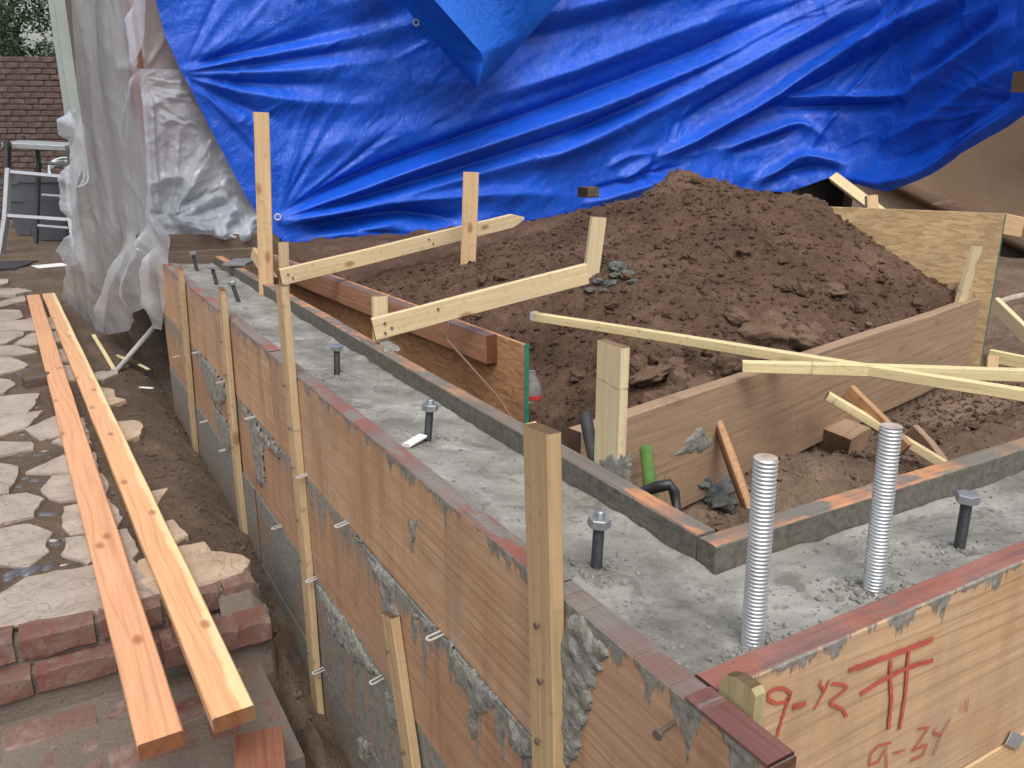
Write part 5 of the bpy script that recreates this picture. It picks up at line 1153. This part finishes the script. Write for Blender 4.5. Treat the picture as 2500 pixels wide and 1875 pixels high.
# props holding the hem
v, f = tube([pz(272, 922, -.665), pz(375, 800, -.56)], .016, 10); o = obj('pvc_pipe', v, f, M['pvc'], None, True); tag(o, 'grubby white pipe propped under the hem of the plastic', 'pipe')
o = beam('wood_stick', pz(282, 907, -.665), pz(228, 818, -.64), .022, .012, (1, 0, 0), M['stick'], None); tag(o, 'thin yellow lath poking out under the plastic hem', 'lath')
o = beam('wood_chip', pz(282, 868, -.672), pz(318, 880, -.668), .03, .006, (1, 0, 0), M['stick'], None, seg=.02); tag(o, 'small wood chip lying between the lath and the white pipe', 'wood chip')
o = beam('wood_chip', pz(340, 890, -.672), pz(365, 903, -.668), .02, .006, (1, 0, 0), M['stake_pale'], None, seg=.02); tag(o, 'pale sliver of wood right of the white pipe', 'wood chip')
o = beam('wood_chip', pz(343, 945, -.672), pz(373, 948, -.668), .022, .005, (1, 0, 0), M['white_paint'], None, seg=.02); tag(o, 'whitish scrap on the soil beside the formwork', 'scrap')
rv_ = ([], [])
for i in range(34):                                         # hair roots in the cut bank
    yv = rnd.uniform(2.6, 4.6); xv = rnd.uniform(.36, .50); p = Vector((xv, yv, float(yard_h(np.array([xv]), np.array([yv]))[0]) + .006)); pts = [p]; dv = Vector((rnd.uniform(-1, 1), rnd.uniform(-1, 1), 0)).normalized()
    for k in range(4): dv = (dv + Vector((rnd.uniform(-.5, .5), rnd.uniform(-.5, .5), 0))).normalized(); q = pts[-1] + dv * .03; q.z = float(yard_h(np.array([q.x]), np.array([q.y]))[0]) + .006 + .01 * rnd.random(); pts.append(q)
    rv_ = join(rv_, tube(pts, .0006, 3, False))
o = obj('roots', *rv_, M['clod_pale']); tag(o, 'fine pale roots in the cut soil along the formwork', 'roots', kind='stuff')

# ---------------------------------------------------------------- far left: ladder, bins, brick wall, tree
DL = 9.4
lad = thing('folding_ladder', 'aluminium folding ladder with a platform top by the brick wall', 'ladder', pD(85, 640, DL))
def lbar(name, a, b, w, t_, mat, D0=DL, D1=None, wd=None):
    p, q = pD(*a, D0), pD(*b, D1 or D0); return beam(name, p, q, w, t_, wd or tuple(_fw), mat, lad, ch=.004, wob=0, seg=.5)
lbar('rail', (22, 412), (14, 540), .08, .05, M['alu']); lbar('rail', (14, 538), (-2, 640), .08, .05, M['alu'])
lbar('rail', (168, 424), (173, 530), .08, .05, M['alu']); lbar('rail', (173, 528), (190, 650), .08, .05, M['alu'])
lbar('hinge_post', (19, 350), (19, 414), .07, .04, M['black_plastic']); lbar('hinge_post', (172, 365), (172, 428), .07, .04, M['black_plastic'])
for a, b in (((26, 420), (168, 433)), ((20, 527), (174, 537)), ((8, 627), (182, 639))): lbar('rung', a, b, .05, .04, M['alu'])
pa, pb = pD(20, 356, DL), pD(180, 364, DL); beam('platform', (pa + pD(40, 347, DL + .45)) / 2, (pb + pD(185, 354, DL + .45)) / 2, .42, .06, tuple(pD(40, 347, DL + .45) - pa), M['alu'], lad, ch=.006, wob=0, seg=.5)
lbar('hinge', (196, 345), (199, 375), .08, .06, M['black_plastic']); lbar('hinge', (18, 346), (18, 362), .08, .06, M['black_plastic']); lbar('hinge', (55, 332), (57, 350), .06, .04, M['black_plastic'], DL + .4)
lbar('rear_rail', (92, 365), (95, 402), .05, .04, M['black_plastic'], DL + .5); lbar('rear_rail', (95, 400), (88, 600), .05, .04, M['bin'], DL + .5, DL + .9)
for a, b in (((100, 397), (186, 404)), ((104, 476), (188, 482)), ((94, 551), (168, 557))): lbar('rear_rung', a, b, .05, .03, M['alu'], DL + .6)
lbar('foot', (-10, 632), (25, 640), .1, .08, M['black_plastic'])
o = beam('rubber_mat', pz(-30, 660, -.66), pz(30, 640, -.66), .5, .03, (0, 1, 0), M['black_plastic'], None); tag(o, 'black mat on the ground under the ladder foot', 'mat')
o = beam('paper_scrap', pz(85, 652, -.665), pz(160, 645, -.665), .25, .004, (0, 1, 0), M['white_paint'], None); tag(o, 'flattened whitish scrap on the ground by the ladder', 'scrap')
def bin_(x0, x1, y0, y1, D, label, taper=.8):
    a, b = pD(x0, y1, D), pD(x1, y1, D); top = pD(x0, y0, D).z; c = (a + b) / 2; w = (b - a).length / 2; bt = -.66
    t = thing('wheeled_bin', label, 'bin', (c.x, c.y, bt)); vs = []; fs = []
    Rm = Matrix.Translation((c.x, c.y, 0)) @ Matrix.Rotation(-YAW, 4, 'Z')
    for z, k in ((bt, taper), (top - .08, 1.), (top - .08, 1.07), (top, 1.07), (top, .97), (top - .3, .95)):
        for sx, sy in ((-1, -1), (1, -1), (1, 1), (-1, 1)): vs.append((sx * w * k, sy * w * k, z))
    for j in range(5):
        for i in range(4): fs.append((j * 4 + i, j * 4 + (i + 1) % 4, (j + 1) * 4 + (i + 1) % 4, (j + 1) * 4 + i))
    fs += [(3, 2, 1, 0), (20, 21, 22, 23)]; obj('tub', vs, fs, M['bin'], t, False, Rm); return t
bin_(98, 196, 425, 600, 10.8, 'dark grey wheeled bin behind the ladder, heaped with hose')
bin_(44, 100, 432, 590, 11.2, 'smaller bluish bin left of the one heaped with hose', .6)
hv = ([], [])
for k in range(5):
    c = pD(148 + 5 * k, 424 - 2 * (k % 3), 10.7); hv = join(hv, ring(c, (.3 * math.sin(k * 2), -.9, .5 + .3 * math.cos(k * 3)), .13 + .025 * k, .014, 20, 5))
o = obj('garden_hose', *hv, M['hose'], None, True); tag(o, 'pale garden hose coiled on top of the bin', 'hose')

wy = pD(70, 400, 13.2); wc = Vector((wy.x, wy.y, -.75)); bw = thing('brick_wall', 'old dark brick garden wall in the far left background', 'brick wall', wc)
Rm = Matrix.Translation(wc) @ Matrix.Rotation(-YAW + .05, 4, 'Z'); ztop = pD(60, 145, 13.2).z + .75
v, f = boxvf((-1.4, .012, 0), (1.8, .25, ztop)); obj('mortar_core', v, f, M['mortar_dark'], bw, False, Rm)
BF = [mesh('brick', *rough_brick(.205, .09, .072, 500 + i), M['brick_far']) for i in range(4)]
rows = int(ztop / .088)
for r in range(rows + 1):
    for c in range(9):
        x = -1.02 + c * .222 + (r % 2) * .111
        if x > .98: continue
        o = bpy.data.objects.new('brick', BF[(r * 7 + c * 3) % 4]); link(o, bw, Rm @ Matrix.Translation((x, .04 + rnd.uniform(-.006, .006), .045 + r * .088)))
# low brick ledge in front
lg = thing('brick_ledge', 'low crumbling brick ledge at the foot of the far garden wall', 'ledge', pD(40, 560, 12.5)); Rl = Matrix.Translation(pD(40, 590, 12.4)) @ Matrix.Rotation(-YAW + .1, 4, 'Z')
for r in range(3):
    for c in range(5): o = bpy.data.objects.new('brick', BF[c % 4]); link(o, lg, Rl @ Matrix.Translation((-.55 + c * .225 + (r % 2) * .1, rnd.uniform(-.02, .02), .03 + r * .09)))
v, f = boxvf((-.7, .0, -.1), (.65, .3, .24)); obj('mortar_core', v, f, M['mortar_dark'], lg, False, Rl)

def tree(px, top_py, D, name, label, n, cx, seed, wide=1.3):
    base = pD(px, 600, D); base.z = -.7; r = np.random.RandomState(seed); top = pD(px, top_py, D).z
    t = thing(name, label, 'tree', base)
    parts = [tube([base, base + Vector((.05, .02, .9)), base + Vector((-.03, .05, 1.9)), Vector((base.x, base.y, top * .8))], [.11, .09, .07, .02], 8)]
    ends = []
    for i in range(9):
        z = 1.2 + i * (top - .9) / 9; a = r.uniform(0, 6.28); e = base + Vector((math.cos(a) * wide * .7, math.sin(a) * wide * .7, z + .6)); parts.append(tube([base + Vector((0, 0, z)), (base + Vector((0, 0, z)) + e) / 2 + Vector((0, 0, .1)), e], [.03, .02, .006], 5)); ends.append(e)
    v, f = join(*parts); obj('trunk', v, f, M['bark'], t, True)
    cl = [(base.x + r.uniform(-wide, wide), base.y + r.uniform(-wide, wide), r.uniform(1.1, top), r.uniform(.25, .5)) for _ in range(26)]
    vs = []; fs = []
    for i in range(n):
        c = cl[r.randint(len(cl))]; dv = r.randn(3); dv /= np.linalg.norm(dv); p = np.array(c[:3]) + dv * c[3] * r.rand() ** .4
        a = r.randn(3); a /= np.linalg.norm(a); b = np.cross(a, r.randn(3)); b /= np.linalg.norm(b); s = r.uniform(.025, .06); o = len(vs)
        vs += [p - a * s, p + b * s * .4, p + a * s, p - b * s * .4]; fs.append((o, o + 1, o + 2, o + 3))
    obj('crown', vs, fs, M['leaf'], t)
tree(95, -200, 15.0, 'garden_tree', 'dark leafy tree standing behind the brick wall, near the house', 9000, 0, 3, 1.0)
tree(-5, 40, 15.6, 'garden_tree', 'lower bushy tree at the left edge behind the brick wall', 4500, 0, 4, .75)

for o in bpy.data.objects:
    if '_w' in o: del o['_w']
